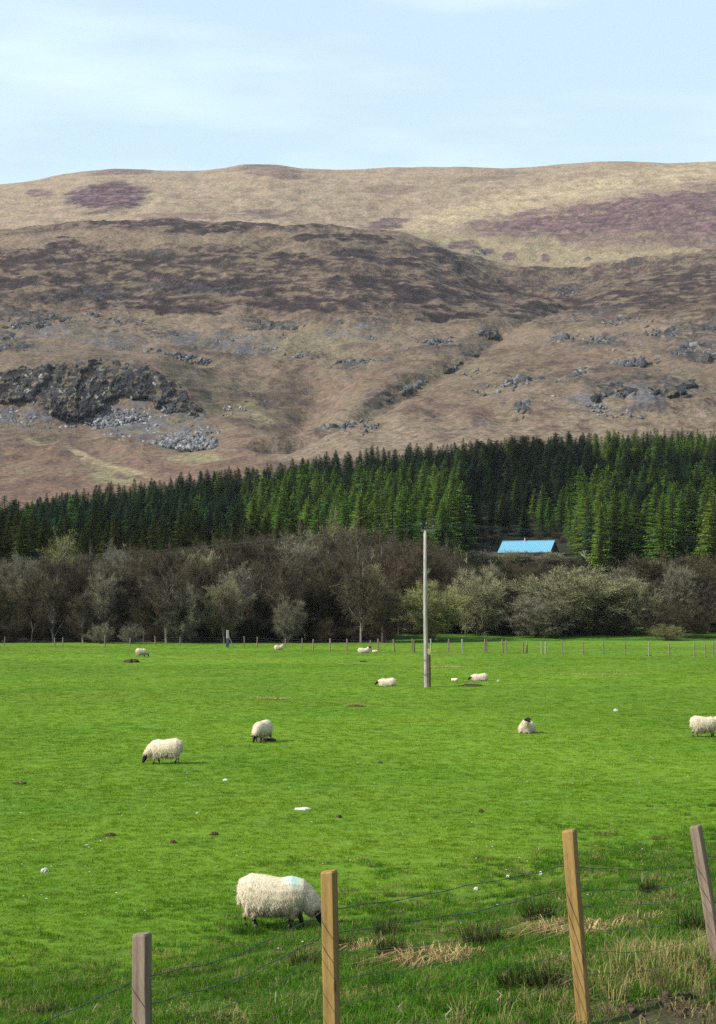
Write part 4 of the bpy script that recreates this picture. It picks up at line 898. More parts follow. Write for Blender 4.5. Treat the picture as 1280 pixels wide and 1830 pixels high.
# ================================================================== sheep
def loft(st, n=16):
    """closed tube through stations (x, y, z, half-height, half-width)"""
    m = MB(); P = [Vector(s[:3]) for s in st]; vs = []; k = len(st)
    for i, s in enumerate(st):
        d = (P[min(i + 1, k - 1)] - P[max(i - 1, 0)]).normalized(); sd = Vector((0, 0, 1)).cross(d)
        sd = sd.normalized() if sd.length > 1e-3 else Vector((0, 1, 0)); up = d.cross(sd)
        for j in range(n):
            t = 6.28318 * j / n; vs.append(P[i] + sd * math.cos(t) * s[4] + up * math.sin(t) * s[3])
    fs = [(i * n + j, i * n + (j + 1) % n, (i + 1) * n + (j + 1) % n, (i + 1) * n + j) for i in range(k - 1) for j in range(n)] + [tuple(range(n))[::-1], tuple((k - 1) * n + j for j in range(n))]
    m.add(vs, fs); return m
def sheep(name, loc, rz, pose, label, seed, scale=1.0, strands=2500, voxel=0.017, mark=False, head_yaw=0.0, white=1.0, face=(0.016, 0.013, 0.012), cat='sheep', lamb=False, stride=0.05, group=None):
    r = random.Random(seed); rs_ = np.random.RandomState(seed); parts = []
    up = pose in ('graze', 'stand'); dz = 0.0 if up else -0.245
    fat = 0.86 if lamb else 1.0
    T = [(-0.555, 0, 0.46, 0.08, 0.08), (-0.525, 0, 0.48, 0.20, 0.17), (-0.42, 0, 0.485, 0.28, 0.235), (-0.22, 0, 0.45, 0.295, 0.275), (0.03, 0, 0.425, 0.275, 0.275), (0.20, 0, 0.45, 0.28, 0.245), (0.34, 0, 0.46, 0.22, 0.19), (0.43, 0, 0.44, 0.13, 0.12)]
    if up: T = [(x, y, z + 0.03, h * 0.97, w) for x, y, z, h, w in T]
    if not up: T = [(x, y, z + 0.0 + dz, h * (0.92 if z > 0 else 1), w * 1.12) for x, y, z, h, w in T]
    parts.append(loft([(x, y, z, h * fat, w * fat) for x, y, z, h, w in T]))
    if pose == 'graze': N = [(0.28, 0.50, 0.20), (0.40, 0.42, 0.17), (0.50, 0.31, 0.135), (0.55, 0.24, 0.10)]; Hd = [(0.53, 0.27, 0.072), (0.565, 0.22, 0.082), (0.60, 0.15, 0.068), (0.635, 0.075, 0.050), (0.65, 0.035, 0.036)]
    elif pose == 'stand': N = [(0.28, 0.52, 0.19), (0.42, 0.62, 0.15), (0.51, 0.71, 0.115)]; Hd = [(0.50, 0.76, 0.07), (0.56, 0.76, 0.082), (0.64, 0.72, 0.066), (0.72, 0.67, 0.046), (0.75, 0.65, 0.034)]
    elif pose == 'lie_up': N = [(0.26, 0.30, 0.20), (0.38, 0.42, 0.155), (0.45, 0.52, 0.115)]; Hd = [(0.44, 0.57, 0.07), (0.50, 0.575, 0.082), (0.58, 0.54, 0.066), (0.66, 0.49, 0.046), (0.69, 0.47, 0.034)]
    else: N = [(0.28, 0.26, 0.19), (0.42, 0.24, 0.15), (0.50, 0.22, 0.115)]; Hd = [(0.49, 0.24, 0.07), (0.55, 0.23, 0.08), (0.62, 0.17, 0.066), (0.68, 0.10, 0.048), (0.70, 0.07, 0.036)]
    piv = Vector((N[0][0], 0, N[0][1]))
    def turn(x, z, f):           # the neck turns the head sideways
        a = head_yaw * f; dx = x - piv.x; return (piv.x + dx * math.cos(a), dx * math.sin(a), z)
    nst = [(*turn(x, z, i / len(N)), q * fat, q * 0.92 * fat) for i, (x, z, q) in enumerate(N)]; parts.append(loft(nst))
    hst = [(*turn(x, z, 1.0), q, q * 0.82) for x, z, q in Hd]; parts.append(loft(hst, 12))
    h0, h1 = Vector(hst[0][:3]), Vector(hst[1][:3]); hd = (Vector(hst[-1][:3]) - h0).normalized(); hs = Vector((-math.sin(head_yaw), math.cos(head_yaw), 0)); hu = hd.cross(hs) * -1
    if hu.z < 0 and pose != 'graze': hu = -hu
    for s in (-1, 1):
        b = h1.lerp(h0, 0.5) + hs * s * 0.055; parts.append(loft([(*b, 0.018, 0.018), (*(b + hs * s * 0.05 + hu * 0.01), 0.030, 0.018), (*(b + hs * s * 0.105 - hu * 0.005 + hd * 0.01), 0.024, 0.014), (*(b + hs * s * 0.14 - hu * 0.02 + hd * 0.015), 0.008, 0.008)], 8))
    legs = []
    if up:
        for s, fx in ((1, stride), (-1, -stride)):
            legs.append([(0.23, 0.12 * s, 0.34, 0.085), (0.23 + fx * 0.5, 0.12 * s, 0.22, 0.048), (0.235 + fx, 0.118 * s, 0.125, 0.036), (0.23 + fx * 1.3, 0.115 * s, 0.045, 0.029), (0.245 + fx * 1.4, 0.115 * s, 0.0, 0.036)])
            legs.append([(-0.34, 0.12 * s, 0.36, 0.12), (-0.36 - fx * 0.4, 0.125 * s, 0.25, 0.066), (-0.425 - fx, 0.12 * s, 0.16, 0.040), (-0.40 - fx * 1.2, 0.118 * s, 0.06, 0.030), (-0.385 - fx * 1.2, 0.118 * s, 0.0, 0.036)])
    else:
        for s in (1, -1): legs.append([(0.22, 0.17 * s, 0.11, 0.07), (0.40, 0.13 * s, 0.06, 0.045), (0.32, 0.10 * s, 0.03, 0.032)]); legs.append([(-0.30, 0.22 * s, 0.14, 0.12), (-0.10, 0.25 * s, 0.06, 0.06), (-0.28, 0.25 * s, 0.035, 0.034)])
    for l_ in legs: parts.append(loft([(x, y, z, q, q) for x, y, z, q in l_], 10))
    tail = [(-0.50, 0, 0.52 + dz), (-0.55, 0, 0.46 + dz), (-0.555, 0, 0.36 + dz)]
    parts.append(loft([(*p, q, q) for p, q in zip(tail, (0.06, 0.05, 0.03))], 8))
    allm = MB()
    for p in parts: allm.add(p.v, p.f)
    tmp = bpy.data.objects.new('tmp', allm.mesh('tmp', col=False)); COL.objects.link(tmp)
    md = tmp.modifiers.new('r', 'REMESH'); md.mode = 'VOXEL'; md.voxel_size = voxel; md.use_smooth_shade = True
    m2 = tmp.modifiers.new('s', 'SMOOTH'); m2.iterations = 3; m2.factor = 0.5
    dg = bpy.context.evaluated_depsgraph_get(); me = bpy.data.meshes.new_from_object(tmp.evaluated_get(dg)); tm = tmp.data; bpy.data.objects.remove(tmp); bpy.data.meshes.remove(tm); me.name = 'body'
    n = len(me.vertices); V = np.zeros(n * 3, np.float32); me.vertices.foreach_get('co', V); V = V.reshape(-1, 3).astype(float)
    Nn = np.zeros(n * 3, np.float32); me.vertices.foreach_get('normal', Nn); Nn = Nn.reshape(-1, 3)
    def dseg(P_, pts):
        d = np.full(len(P_), 9.0)
        for a, b in zip(pts[:-1], pts[1:]):
            a = np.array(a[:3]); b = np.array(b[:3]); e_ = b - a; t = np.clip(((P_ - a) @ e_) / (e_ @ e_ + 1e-9), 0, 1); d = np.minimum(d, np.linalg.norm(P_ - a - t[:, None] * e_, axis=1))
        return d
    hp = [np.array(h0) + np.array(hd) * 0.02] + [np.array(q[:3]) for q in hst[1:]]
    is_head = dseg(V, hp) < 0.092
    for s in (-1, 1):
        b = np.array(h1.lerp(h0, 0.5)); is_head |= dseg(V, [b, b + np.array(hs) * s * 0.16]) < 0.045
    is_leg = (V[:, 2] < 0.185) if up else (np.min([dseg(V, l_[1:]) for l_ in legs], 0) < 0.045) & (V[:, 2] < 0.09)
    if up: is_leg &= np.min([dseg(V, l_[1:]) for l_ in legs], 0) < 0.075
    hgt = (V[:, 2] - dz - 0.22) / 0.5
    dirt_shade = sstep(0.40, -0.05, hgt + fbm(V[:, 0] * 6, V[:, 2] * 8 + V[:, 1] * 5, 3, seed) * 0.35)[:, None] * (0.25 if lamb else 0.8)  # dirt on the lower wool, with the belly's shade painted in as well
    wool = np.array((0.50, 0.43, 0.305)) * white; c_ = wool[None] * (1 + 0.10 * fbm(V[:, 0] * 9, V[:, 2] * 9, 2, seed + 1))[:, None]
    c_ = c_ * (1 - dirt_shade) + np.array((0.235, 0.175, 0.115)) * dirt_shade
    if mark:
        mk = sstep(0.155, 0.09, np.sqrt((V[:, 0] - 0.20) ** 2 + (V[:, 1] * 0.6) ** 2 + ((V[:, 2] - 0.69) * 0.8) ** 2) + 0.02 * pn(V[:, 0] * 20, V[:, 1] * 20))[:, None] * 0.6
        c_ = c_ * (1 - mk) + np.array((0.27, 0.52, 0.49)) * mk
    c_[is_head] = face; lc = np.array((0.018, 0.014, 0.012)); c_[is_leg] = lc
    if up: pale = is_leg & (pn(V[:, 0] * 30, V[:, 2] * 30 + V[:, 1] * 40, 3) > 0.26); c_[pale] = (0.16, 0.145, 0.12)
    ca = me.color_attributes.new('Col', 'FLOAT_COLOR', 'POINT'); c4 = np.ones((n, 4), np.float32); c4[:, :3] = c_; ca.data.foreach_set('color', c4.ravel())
    me.materials.clear(); me.materials.append(M_WOOL)
    e = empty(name, loc, rz, scale); tag(e, label, cat, group); obj('body', me, e)
    # fleece: locks of wool hanging from the coat
    ok = np.where(~is_head & ~is_leg & (V[:, 2] > 0.03))[0]; pick = ok[rs_.randint(len(ok), size=strands)]
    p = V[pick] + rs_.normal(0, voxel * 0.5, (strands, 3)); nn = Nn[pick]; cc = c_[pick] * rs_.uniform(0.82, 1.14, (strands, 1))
    big = (2500 / strands) ** 0.4; ln_ = rs_.uniform(0.05, 0.12, (strands, 1)) * (0.5 if lamb else 1) * min(big, 1.3); w = rs_.uniform(0.0022, 0.0048, (strands, 1)) * max(big, 0.6); clump = fbm(p[:, 0] * 16, p[:, 2] * 12 + p[:, 1] * 14, 2, seed + 5)[:, None]; ln_ = ln_ * (1 + 0.5 * clump) * (1 + 0.2 * sstep(0.42, 0.22, p[:, 2:3] - dz)); cc = cc * (1 + 0.22 * clump)
    down = np.array((-0.12, 0, -1.0)); d = nn * 0.50 + down * 0.75 + rs_.normal(0, 0.16, (strands, 3)); d /= np.linalg.norm(d, axis=1, keepdims=True)
    d1 = nn * 0.6 + down * 0.6 + rs_.normal(0, 0.14, (strands, 3)); d1 /= np.linalg.norm(d1, axis=1, keepdims=True)
    sd = np.cross(nn, d); sd /= np.linalg.norm(sd, axis=1, keepdims=True) + 1e-6
    base = p - nn * 0.012; midp = base + d1 * ln_ * 0.5; tip = midp + d * ln_ * 0.65
    if not up: tip[:, 2] = np.maximum(tip[:, 2], 0.012)
    FV = np.stack([base - sd * w, base + sd * w, midp + sd * w * 0.9, midp - sd * w * 0.9, tip], 1).reshape(-1, 3)
    b = np.arange(strands)[:, None] * 5; fq = b + np.array([[0, 1, 2, 3]]); ft = b + np.array([[3, 2, 4]])
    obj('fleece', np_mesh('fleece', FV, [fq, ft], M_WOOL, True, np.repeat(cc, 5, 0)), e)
    return e
def on_field(px, py, sink=0.0): g = ground_hit(px, py); return (g.x, g.y, g.z - sink)
sheep('ewe', on_field(499, 1661, 0.0), 0.0, 'graze', 'largest ewe, shaggy with a blue shoulder mark, grazing behind the golden post', 1, 1.08, 34000, 0.0125, True, stride=0.07)
sheep('ewe', on_field(293, 1365), math.pi - 0.1, 'graze', 'ewe with a faint blue back mark grazing towards the left', 2, 1.0, 5200, 0.015, True, white=1.02)
sheep('ewe', on_field(468, 1326), -math.pi / 2 - 0.42, 'graze', 'round cream ewe grazing head-on towards the viewer', 3, 0.98, 4200, 0.016)
sheep('ewe', on_field(1262, 1317), 0.05, 'stand', 'ewe cut off by the right edge, facing right', 4, 1.0, 3600, 0.016)
sheep('ewe', on_field(941, 1310), -math.pi / 2 - 0.3, 'lie_up', 'black-faced ewe lying towards the viewer with head raised', 5, 0.95, 3000, 0.016, head_yaw=0.7)
sheep('ewe', on_field(691, 1226), math.pi, 'lie', 'ewe lying left of the power pole with its head low', 6, 1.0, 2400, 0.018, white=1.05)
sheep('ewe', on_field(856, 1217), math.pi + 0.12, 'lie', 'cream ewe lying right of the power pole, black head to the left', 7, 1.0, 2400, 0.018)
sheep('lamb', on_field(812, 1217), math.pi - 0.4, 'lie', 'tiny lamb lying between the power pole and the cream ewe', 8, 0.42, 800, 0.02, white=1.1, lamb=True, cat='lamb')
sheep('ewe', on_field(254, 1174), math.pi * 0.16, 'graze', 'far sheep standing beside the heap of dark soil', 9, 1.04, 2000, 0.018)
sheep('ewe', on_field(651, 1167), 0.1, 'lie_up', 'far sheep lying by the fence with head raised to the right', 10, 1.05, 1600, 0.018)
sheep('lamb', on_field(671, 1166), 0.3, 'lie', 'white lamb lying beside the far sheep at the fence', 11, 0.55, 700, 0.02, white=1.12, face=(0.5, 0.46, 0.4), lamb=True, cat='lamb')
sheep('ewe', on_field(499, 1161), 0.5, 'lie_up', 'far pale sheep lying against the fence left of the others', 12, 0.98, 1600, 0.018, face=(0.30, 0.24, 0.2))

# ================================================================== grass
def tuft(seed, n, spread, h0, h1, w, lean, cols, name, mat, seg=2):
    r = random.Random(seed); m = MB()
    for i in range(n):
        a, q = r.uniform(0, 6.28), spread * math.sqrt(r.random()); p = Vector((q * math.cos(a), q * math.sin(a), -0.01)); h = r.uniform(h0, h1)
        la = a + r.gauss(0, 0.9); k = abs(r.gauss(lean, lean * 0.5)); d = Vector((math.cos(la), math.sin(la), 0)); sd = Vector((-d.y, d.x, 0)); sd = (sd * math.cos(r.uniform(-1, 1)) + d * r.uniform(-0.8, 0.8)).normalized()
        c0 = Vector(cols[r.randrange(len(cols))]) * r.uniform(0.8, 1.2); mid_ = p + Vector((0, 0, h * 0.55)) + d * h * k * 0.3; tip = p + Vector((0, 0, h * max(0.15, 1 - 0.45 * k))) + d * h * k
        m.add([p - sd * w, p + sd * w, mid_ + sd * w * 0.7, mid_ - sd * w * 0.7, tip], [(0, 1, 2, 3), (3, 2, 4)], c0)
    return m.mesh(name, mat)
rg = np.random.RandomState(5)
turf = [tuft(i, 26, 0.11, 0.025, 0.065 if i < 5 else 0.10, 0.0035, 0.55, [(1, 1, 1), (0.85, 0.95, 0.9), (1.25, 1.1, 1.0)], 'turf_tuft', M_GRASS) for i in range(7)]
GRC, GR2, ST1, ST2, BRN = (0.036, 0.112, 0.010), (0.068, 0.145, 0.014), (0.30, 0.235, 0.105), (0.21, 0.175, 0.075), (0.115, 0.078, 0.04)
bank_t = [tuft(20, 30, 0.10, 0.06, 0.15, 0.004, 0.7, [GRC, GR2], 'bank_tuft', M_ROUGH), tuft(21, 30, 0.10, 0.05, 0.13, 0.004, 0.8, [GRC, GRC, GR2], 'bank_tuft', M_ROUGH), tuft(22, 26, 0.10, 0.07, 0.18, 0.0035, 0.8, [GR2, GR2, ST2], 'bank_tuft', M_ROUGH),
          tuft(23, 24, 0.10, 0.07, 0.20, 0.0035, 0.9, [ST1, ST2, GR2], 'bank_tuft', M_ROUGH), tuft(24, 22, 0.12, 0.06, 0.16, 0.004, 1.1, [ST1, ST1, ST2, BRN], 'bank_tuft', M_ROUGH), tuft(25, 26, 0.10, 0.05, 0.12, 0.004, 0.9, [BRN, ST2, GRC], 'bank_tuft', M_ROUGH),
          tuft(26, 14, 0.09, 0.18, 0.40, 0.0025, 0.45, [ST1, ST1, ST2, GR2], 'bank_tuft', M_ROUGH)]
def pts_in(n, y0, y1, marg=1.6):
    out = np.zeros((0, 2))
    while len(out) < n:
        y = np.sqrt(rg.uniform(y0 ** 2, y1 ** 2, n)); x = rg.uniform(-1, 1, n) * (0.222 * y + marg); out = np.concatenate([out, np.stack([x, y], 1)])
    return out[:n]
TP, TSc, TI = [], [], []
yy = np.linspace(13, 208, 2000); pdf = (0.444 * yy + 3.2) * (20 / np.maximum(yy, 20)) ** 1.55; cdf = np.cumsum(pdf); cdf /= cdf[-1]
n = 88000; y = np.interp(rg.rand(n), cdf, yy); q = np.stack([rg.uniform(-1, 1, n) * (0.222 * y + 1.6), y], 1)
d = fence_d(q[:, 0], q[:, 1]); keep = rg.rand(n) < sstep(6.0, 12.5, d + 4 * fbm(q[:, 0] / 2, q[:, 1] / 2, 2, 61)); q = q[keep]
pt = fbm(q[:, 0] / 3.2, q[:, 1] / 3.2, 3, 63); TP.append(q); TSc.append((20 / np.maximum(q[:, 1], 20)) ** -0.42 * rg.uniform(0.6, 1.15, len(q)) * (1 + 0.3 * pt)); TI.append(np.where(rg.rand(len(q)) < sstep(0.25, 0.7, pt), rg.randint(5, 7, len(q)), rg.randint(0, 5, len(q))))
TP = np.concatenate(TP); TSc = np.concatenate(TSc); TI = np.concatenate(TI)
TZ_ = field_z(TP[:, 0], TP[:, 1]); n = len(TP)
scatter('field_grass', np.column_stack([TP, TZ_]), np.column_stack([rg.normal(0, 0.08, n), rg.normal(0, 0.08, n), rg.uniform(0, 6.28, n)]), np.column_stack([TSc, TSc, np.minimum(TSc, 1.2) * 0.8]), TI, turf, ['turf_tuft'] * len(turf))
q = np.concatenate([pts_in(22000, 8.2, 22, 1.2), pts_in(30000, 16, 42, 1.2)]); d = fence_d(q[:, 0], q[:, 1])
pa = fbm(q[:, 0] / 1.3, q[:, 1] / 1.3, 3, 71); keep = (rg.rand(len(q)) < sstep(14.5, 7.5, d + 5 * fbm(q[:, 0] / 3, q[:, 1] / 3, 2, 73))) & ~((d < 0.1) & (rg.rand(len(q)) < 0.80 * sstep(0.0, -0.5, d) * sstep(-0.6, 0.8, q[:, 0])))
q, d, pa = q[keep], d[keep], pa[keep]; n = len(q)
dry = sstep(0.02, 0.45, pa + 0.22 * sstep(2.2, 0.2, d) * sstep(-1, 1.5, q[:, 0]) - 0.13 + rg.normal(0, 0.10, n))
bi = np.where(rg.rand(n) < dry, rg.choice([3, 4, 5, 3], n), rg.choice([0, 1, 2, 0, 1], n)); bi = np.where((rg.rand(n) < 0.16 * sstep(1.2, 0.2, d) * sstep(-0.5, 2.0, q[:, 0])), 6, bi)
bs = rg.uniform(0.55, 1.05, n) * (1 + 0.35 * fbm(q[:, 0] / 0.8, q[:, 1] / 0.8, 2, 75))
scatter('bank_grass', np.column_stack([q, field_z(q[:, 0], q[:, 1])]), np.column_stack([rg.normal(0, 0.15, n), rg.normal(0, 0.15, n), rg.uniform(0, 6.28, n)]), np.column_stack([bs, bs, bs]), bi, bank_t, ['bank_tuft'] * len(bank_t))
# daisies and other white specks
dm = MB(); dm.tube([(0, 0, 0), (0, 0, 0.05)], 0.002, 4, (0.06, 0.12, 0.02))
for k in range(8): a = k * 0.785; dm.add([(0, 0, 0.05), (0.013 * math.cos(a - 0.3), 0.013 * math.sin(a - 0.3), 0.056), (0.016 * math.cos(a), 0.016 * math.sin(a), 0.06), (0.013 * math.cos(a + 0.3), 0.013 * math.sin(a + 0.3), 0.056)], [(0, 1, 2, 3)], (0.8, 0.8, 0.78))
q = pts_in(900, 20, 75); q = q[(fence_d(q[:, 0], q[:, 1]) > 7) & (fbm(q[:, 0] / 5, q[:, 1] / 5, 2, 81) > -0.05)]; n = len(q); sc = rg.uniform(0.6, 1.3, n)
scatter('daisies', np.column_stack([q, field_z(q[:, 0], q[:, 1])]), np.column_stack([np.zeros(n), np.zeros(n), rg.uniform(0, 6, n)]), np.column_stack([sc] * 3), np.zeros(n, int), [dm.mesh('daisy', M_ROUGH)], ['daisy'])
# clods and soil on the bare verge
q = pts_in(5200, 8.5, 16, 1.0); d = fence_d(q[:, 0], q[:, 1]); k = (d < 0.15) & (q[:, 0] > -1.5 + rg.uniform(-1, 1, len(q))); q = q[k]; n = len(q); sc = 0.008 + 0.034 * rg.rand(n) ** 2.5
clod = [np_mesh('clod', v, f, M_SOIL, False, np.repeat(np.array([[0.034, 0.025, 0.018]]) * (1.0 + 0.4 * i), len(v), 0)) for i, (v, f) in enumerate(BLK[:4])]
scatter('verge_clods', np.column_stack([q, field_z(q[:, 0], q[:, 1])]), rg.uniform(0, 6, (n, 3)), np.column_stack([sc * 1.2, sc, sc * 0.8]), rg.randint(0, 4, n), clod, ['clod'] * 4)

# ------------------------------------------------------------------ tussocks, straw, wool, stones, heaps: things one can count
RUSH, RUSH2, RTIP = (0.016, 0.031, 0.009), (0.030, 0.054, 0.013), (0.10, 0.068, 0.032)
def tussock(px, py, w, h, label, kind='rush', seed=0):
    g = ground_hit(px, py); s = g.y / FPX
    if kind == 'rush': me = tuft(500 + seed, 300, w / 2 * 0.62, h * 0.2, h * 1.3, 0.004, 0.75, [RUSH, RUSH, RUSH2, RUSH, RTIP], 'rush_tussock', M_ROUGH); nm, cat = 'rush_tussock', 'rushes'
    elif kind == 'green': me = tuft(500 + seed, 260, w / 2 * 0.8, h * 0.5, h, 0.004, 0.6, [(0.035, 0.085, 0.014), (0.045, 0.10, 0.016)], 'grass_tussock', M_ROUGH); nm, cat = 'grass_tussock', 'grass clump'
    elif kind == 'flat': me = tuft(500 + seed, 130, w / 2 * (0.5 + 0.35 * ((seed * 37) % 10) / 10), h * 0.35, h * 1.3, 0.005, 1.5, [(0.24, 0.17, 0.085), (0.16, 0.105, 0.055), (0.10, 0.068, 0.038), GR2, GRC], 'dead_grass_clump', M_ROUGH); nm, cat = 'dead_grass_clump', 'dead grass'
    elif kind == 'tall': me = tuft(500 + seed, 150, w / 2, h * 0.5, h, 0.0028, 0.6, [ST1, ST1, ST2, GR2, (0.2, 0.2, 0.06)], 'verge_grass', M_ROUGH); nm, cat = 'verge_grass', 'verge grass'
    else: me = tuft(500 + seed, 260, w / 2 * 0.8, h * 0.6, h * 1.5, 0.005, 1.9, [(0.44, 0.33, 0.16), (0.38, 0.28, 0.13), (0.26, 0.18, 0.09), (0.14, 0.09, 0.05)], 'dead_grass_clump', M_ROUGH); nm, cat = 'dead_grass_clump', 'dead grass'
    o = obj(nm, me, loc=g); o.rotation_euler = (0, 0, seed * 1.3); return tag(o, label, cat)
for k, a in enumerate((
 (692, 1678, 0.5, 0.38, 'dark rush tussock right of the golden post by the grazing ewe'), (862, 1692, 0.55, 0.34, 'brown-tipped rush tussock midway between the two golden posts'), (963, 1652, 0.55, 0.42, 'tall rush tussock just left of the leaning golden post'),
 (700, 1712, 0.45, 0.30, 'rush tussock beside the palest straw clump'), (612, 1706, 0.45, 0.30, 'rush tussock touching the right side of the golden post'), (928, 1775, 0.4, 0.28, 'low rush tussock near the foot of the leaning golden post'),
 (985, 1772, 0.35, 0.26, 'brownish rush tussock against the foot of the leaning golden post'), (1237, 1672, 0.45, 0.30, 'rush tussock left of the grey leaning post'), (90, 1822, 0.5, 0.22, 'rush tussock at the bottom left corner under the wire'),
 (392, 1748, 0.3, 0.18, 'brownish small rush tussock between the grey post and the golden post'), (1165, 1600, 0.4, 0.26, 'small rush tussock between the two right-hand posts'), (545, 1730, 0.45, 0.26, 'rush tussock left of the golden post by the ewe'))): tussock(*a, kind='rush', seed=k)
for k, a in enumerate(((440, 1668, 0.5, 0.16, 'dark green grass clump at the hind feet of the largest ewe'), (705, 1765, 0.6, 0.22, 'dark green grass clump below the palest straw clump'), (432, 1790, 0.4, 0.16, 'green grass clump low between the grey post and the golden post'), (372, 1800, 0.35, 0.13, 'green grass clump right of the grey post'))): tussock(*a, kind='green', seed=20 + k)
for k, a in enumerate((
 (765, 1722, 0.75, 0.18, 'palest straw clump lying between the two golden posts'), (660, 1705, 0.62, 0.18, 'brown straw clump right of the golden post by the ewe'), (815, 1718, 0.62, 0.16, 'reddish straw clump right of the palest one'), (1000, 1668, 0.56, 0.18, 'straw clump just left of the leaning golden post'),
 (1072, 1672, 0.69, 0.17, 'straw clump just right of the leaning golden post'), (1150, 1654, 0.5, 0.15, 'dry grass hummock midway between the right-hand posts'))): tussock(*a, kind='straw', seed=40 + k)
for k, a in enumerate((
 (1065, 1537, 0.7, 0.13, 'flattened straw heap right of the top of the leaning golden post'), (1200, 1544, 0.65, 0.15, 'brown straw heap beside the grey leaning post'),
 (1083, 1492, 0.8, 0.13, 'far straw heap above and right of the leaning golden post'), (1178, 1500, 0.6, 0.12, 'far straw patch left of the top of the grey leaning post'), (863, 1534, 0.4, 0.10, 'small brown straw patch up the bank in the middle'), (1000, 1582, 0.5, 0.10, 'brown trodden straw left of the leaning golden post'), (1095, 1580, 0.5, 0.10, 'brown trodden straw right of the leaning golden post'))): tussock(*a, kind='flat', seed=60 + k)
for k, a in enumerate(((1165, 1742, 0.7, 0.40, 'tallest dry verge grass between the two right-hand posts'), (1090, 1772, 0.6, 0.34, 'dry verge grass right of the foot of the leaning golden post'), (1245, 1735, 0.6, 0.34, 'dry verge grass at the foot of the grey leaning post'), (1125, 1715, 0.5, 0.30, 'pale seeding grass a step behind the tallest verge grass'), (1205, 1765, 0.5, 0.28, 'short dry verge grass at the edge of the bare soil'))): tussock(*a, kind='tall', seed=70 + k)
def dry_patch(px, py, wpx, label, seed):
    g = ground_hit(px, py); wid = wpx * g.y / FPX; r = random.Random(seed); m = MB()
    for _ in range(500):
        p = Vector((r.gauss(0, wid * 0.24), r.gauss(0, wid * 0.10), 0.03)); p.z = float(field_z(g.x + p.x, g.y + p.y)) - g.z + r.uniform(0.02, 0.085); a = r.uniform(0, 6.28); d = Vector((math.cos(a), math.sin(a), r.uniform(0.1, 0.8))) * r.uniform(0.08, 0.2); sd = Vector((-math.sin(a), math.cos(a), 0)) * 0.012
        m.add([p - sd, p + sd, p + d], [(0, 1, 2)], Vector((0.33, 0.27, 0.11)) * r.uniform(0.7, 1.2))
    tag(obj('dry_grass_patch', m.mesh('dry_grass_patch', M_ROUGH), loc=g), label, 'dry grass')
dry_patch(482, 1250, 80, 'thin dry streak in the turf above the head-on ewe', 1); dry_patch(636, 1263, 36, 'short dry streak left of the power pole', 2); dry_patch(796, 1193, 66, 'long dry streak right of the power pole', 3); dry_patch(1070, 1207, 160, 'faint dry streak near the far fence on the right', 4)
def lump(px, py, wid, hgt, col, label, name, cat, seed, mat, n=34, loose=True):
    g = ground_hit(px, py); r = np.random.RandomState(seed); bm = bmesh.new(); bmesh.ops.create_icosphere(bm, subdivisions=3, radius=1.0)
    for v in bm.verts:
        c_ = v.co; k = 1 + 0.55 * float(fbm(c_.x * 2.2 + seed, c_.y * 2.2 + c_.z * 1.7, 3, seed)) + 0.25 * float(pn(c_.x * 7, c_.y * 7 + c_.z * 5, seed)); v.co = Vector((c_.x * wid / 2 * k, c_.y * wid / 2.4 * k, max(c_.z, -0.25) * hgt * k))
    me = bpy.data.meshes.new(name); bm.to_mesh(me); bm.free(); nv = len(me.vertices); ca = me.color_attributes.new('Col', 'FLOAT_COLOR', 'POINT'); c4 = np.ones((nv, 4), np.float32); c4[:, :3] = np.array(col) * r.uniform(0.75, 1.25, (nv, 1)); ca.data.foreach_set('color', c4.ravel())
    me.materials.append(mat); o = obj(name, me, loc=g); o.rotation_euler = (0, 0, seed); return tag(o, label, cat)
SOILC, WHT, STN = (0.050, 0.034, 0.022), (0.50, 0.49, 0.45), (0.36, 0.35, 0.32)
lump(236, 1184, 1.35, 0.30, SOILC, 'long heap of dark soil below the far standing sheep', 'soil_heap', 'soil heap', 1, M_SOIL)
for k, (px, py, w, lab) in enumerate(((197, 1494, 0.26, 'darkest molehill left of the largest ewe, up the field'), (480, 1324, 0.7, 'dark molehill right behind the head-on ewe'), (36, 1401, 0.4, 'flat molehill near the left edge of the field'), (383, 1492, 0.18, 'molehill midway between the darkest molehill and the white scrap'), (606, 1461, 0.16, 'small molehill right of the long white scrap'),
  (310, 1507, 0.15, 'little brown clod right of the darkest molehill'), (842, 1226, 1.5, 'flat brown bare patch below the lying ewe right of the pole'), (860, 1451, 0.16, 'small brown clod in the middle of the right field'), (680, 1364, 0.18, 'dark clod in mid field below the pole'), (1160, 1172, 0.5, 'dark clump at the foot of a far fence post'), (650, 1183, 0.8, 'dark patch of soil below the far lying sheep'))):
    lump(px, py, w, 0.06 if w < 0.5 else 0.10, SOILC, lab, 'molehill', 'molehill', 10 + k, M_SOIL)
for k, (px, py, w, h, lab) in enumerate(((541, 1446, 0.62, 0.05, 'long white scrap of fleece lying in mid field'), (403, 1395, 0.18, 0.07, 'white scrap of fleece below and right of the left-facing ewe'), (353, 1454, 0.10, 0.04, 'tiny white scrap left of the long one'), (851, 1590, 0.12, 0.06, 'white scrap of fleece on the bank midway between the golden posts'), (908, 1567, 0.08, 0.05, 'small white scrap uphill of the one midway between the golden posts'),
  (967, 1563, 0.09, 0.09, 'upright white scrap left of the leaning golden post'), (945, 1594, 0.10, 0.04, 'faint white scrap below the upright one'), (155, 1511, 0.12, 0.03, 'white speck left of the darkest molehill'))):
    lump(px, py, w * 0.75, h * 0.7, WHT, lab, 'wool_scrap', 'wool scrap', 30 + k, M_WOOL)
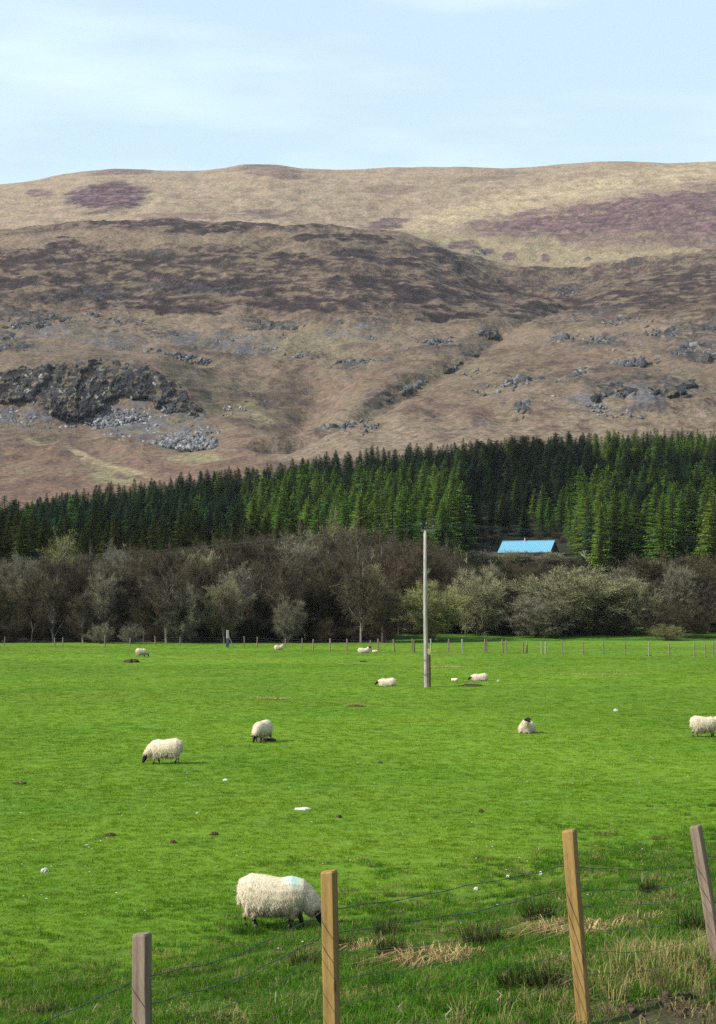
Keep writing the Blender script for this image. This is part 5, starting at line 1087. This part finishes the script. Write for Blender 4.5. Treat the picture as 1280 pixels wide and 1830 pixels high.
for k, (px, py, w, h, lab) in enumerate(((1101, 1271, 0.26, 0.10, 'pale stone in the grass left of the cut-off ewe'), (891, 1218, 0.18, 0.10, 'small white stone right of the cream lying ewe'), (80, 1558, 0.18, 0.07, 'brownish stone near the left edge'))):
    lump(px, py, w, h, STN, lab, 'stone', 'stone', 50 + k, M_SOIL)
def dead_stem(px, py, h, lean, label, seed):
    g = ground_hit(px, py); m = MB(); k = 0.02 * math.sin(seed * 2.1); m.tube([(0, 0, -0.03), (lean * h * 0.3 + k, 0.01, h * 0.4), (lean * h * 0.7 - k, 0, h * 0.75), (lean * h + k, 0.01, h)], [0.005, 0.005, 0.004, 0.002], 5, (0.42, 0.37, 0.25))
    tag(obj('dead_weed', m.mesh('dead_weed', M_BARK), loc=g), label, 'dead weed')
for k, a in enumerate(((492, 1800, 0.13, 0.05, 'pale dead stem left of the golden post by the ewe'), (716, 1825, 0.14, 0.02, 'pale dead stem right of the golden post at the bottom'), (800, 1828, 0.13, 0.12, 'leaning pale dead stem at the bottom middle'), (160, 1822, 0.16, 0.5, 'bent pale dead stem at the bottom left'), (296, 1826, 0.11, 0.25, 'pale dead stem right of the grey-brown post'), (893, 1800, 0.12, 0.0, 'thin dead stem left of the foot of the leaning golden post'),
 (1148, 1578, 0.15, 0.0, 'white upright stem midway between the right-hand posts, lower of two'), (1148, 1549, 0.14, 0.0, 'white upright stem midway between the right-hand posts, upper of two'), (964, 1520, 0.14, 0.05, 'white upright stem up the bank left of the leaning golden post'))): dead_stem(*a, seed=k)

# ================================================================== the air between
m = MB(); m.box((-2700, -60, -4.5), (2700, 3350, 800)); hz = obj('haze', m.mesh('haze', col=False)); tag(hz, kind='stuff')
g = NG('haze_air'); pv = g.n('VolumePrincipled'); pv.inputs['Color'].default_value = (0.86, 0.92, 1.0, 1); pv.inputs['Density'].default_value = 0.000030; pv.inputs['Anisotropy'].default_value = 0.3
oo = g.n('OutputMaterial'); g.l(pv.outputs['Volume'], oo.inputs['Volume']); hz.data.materials.append(g.m)
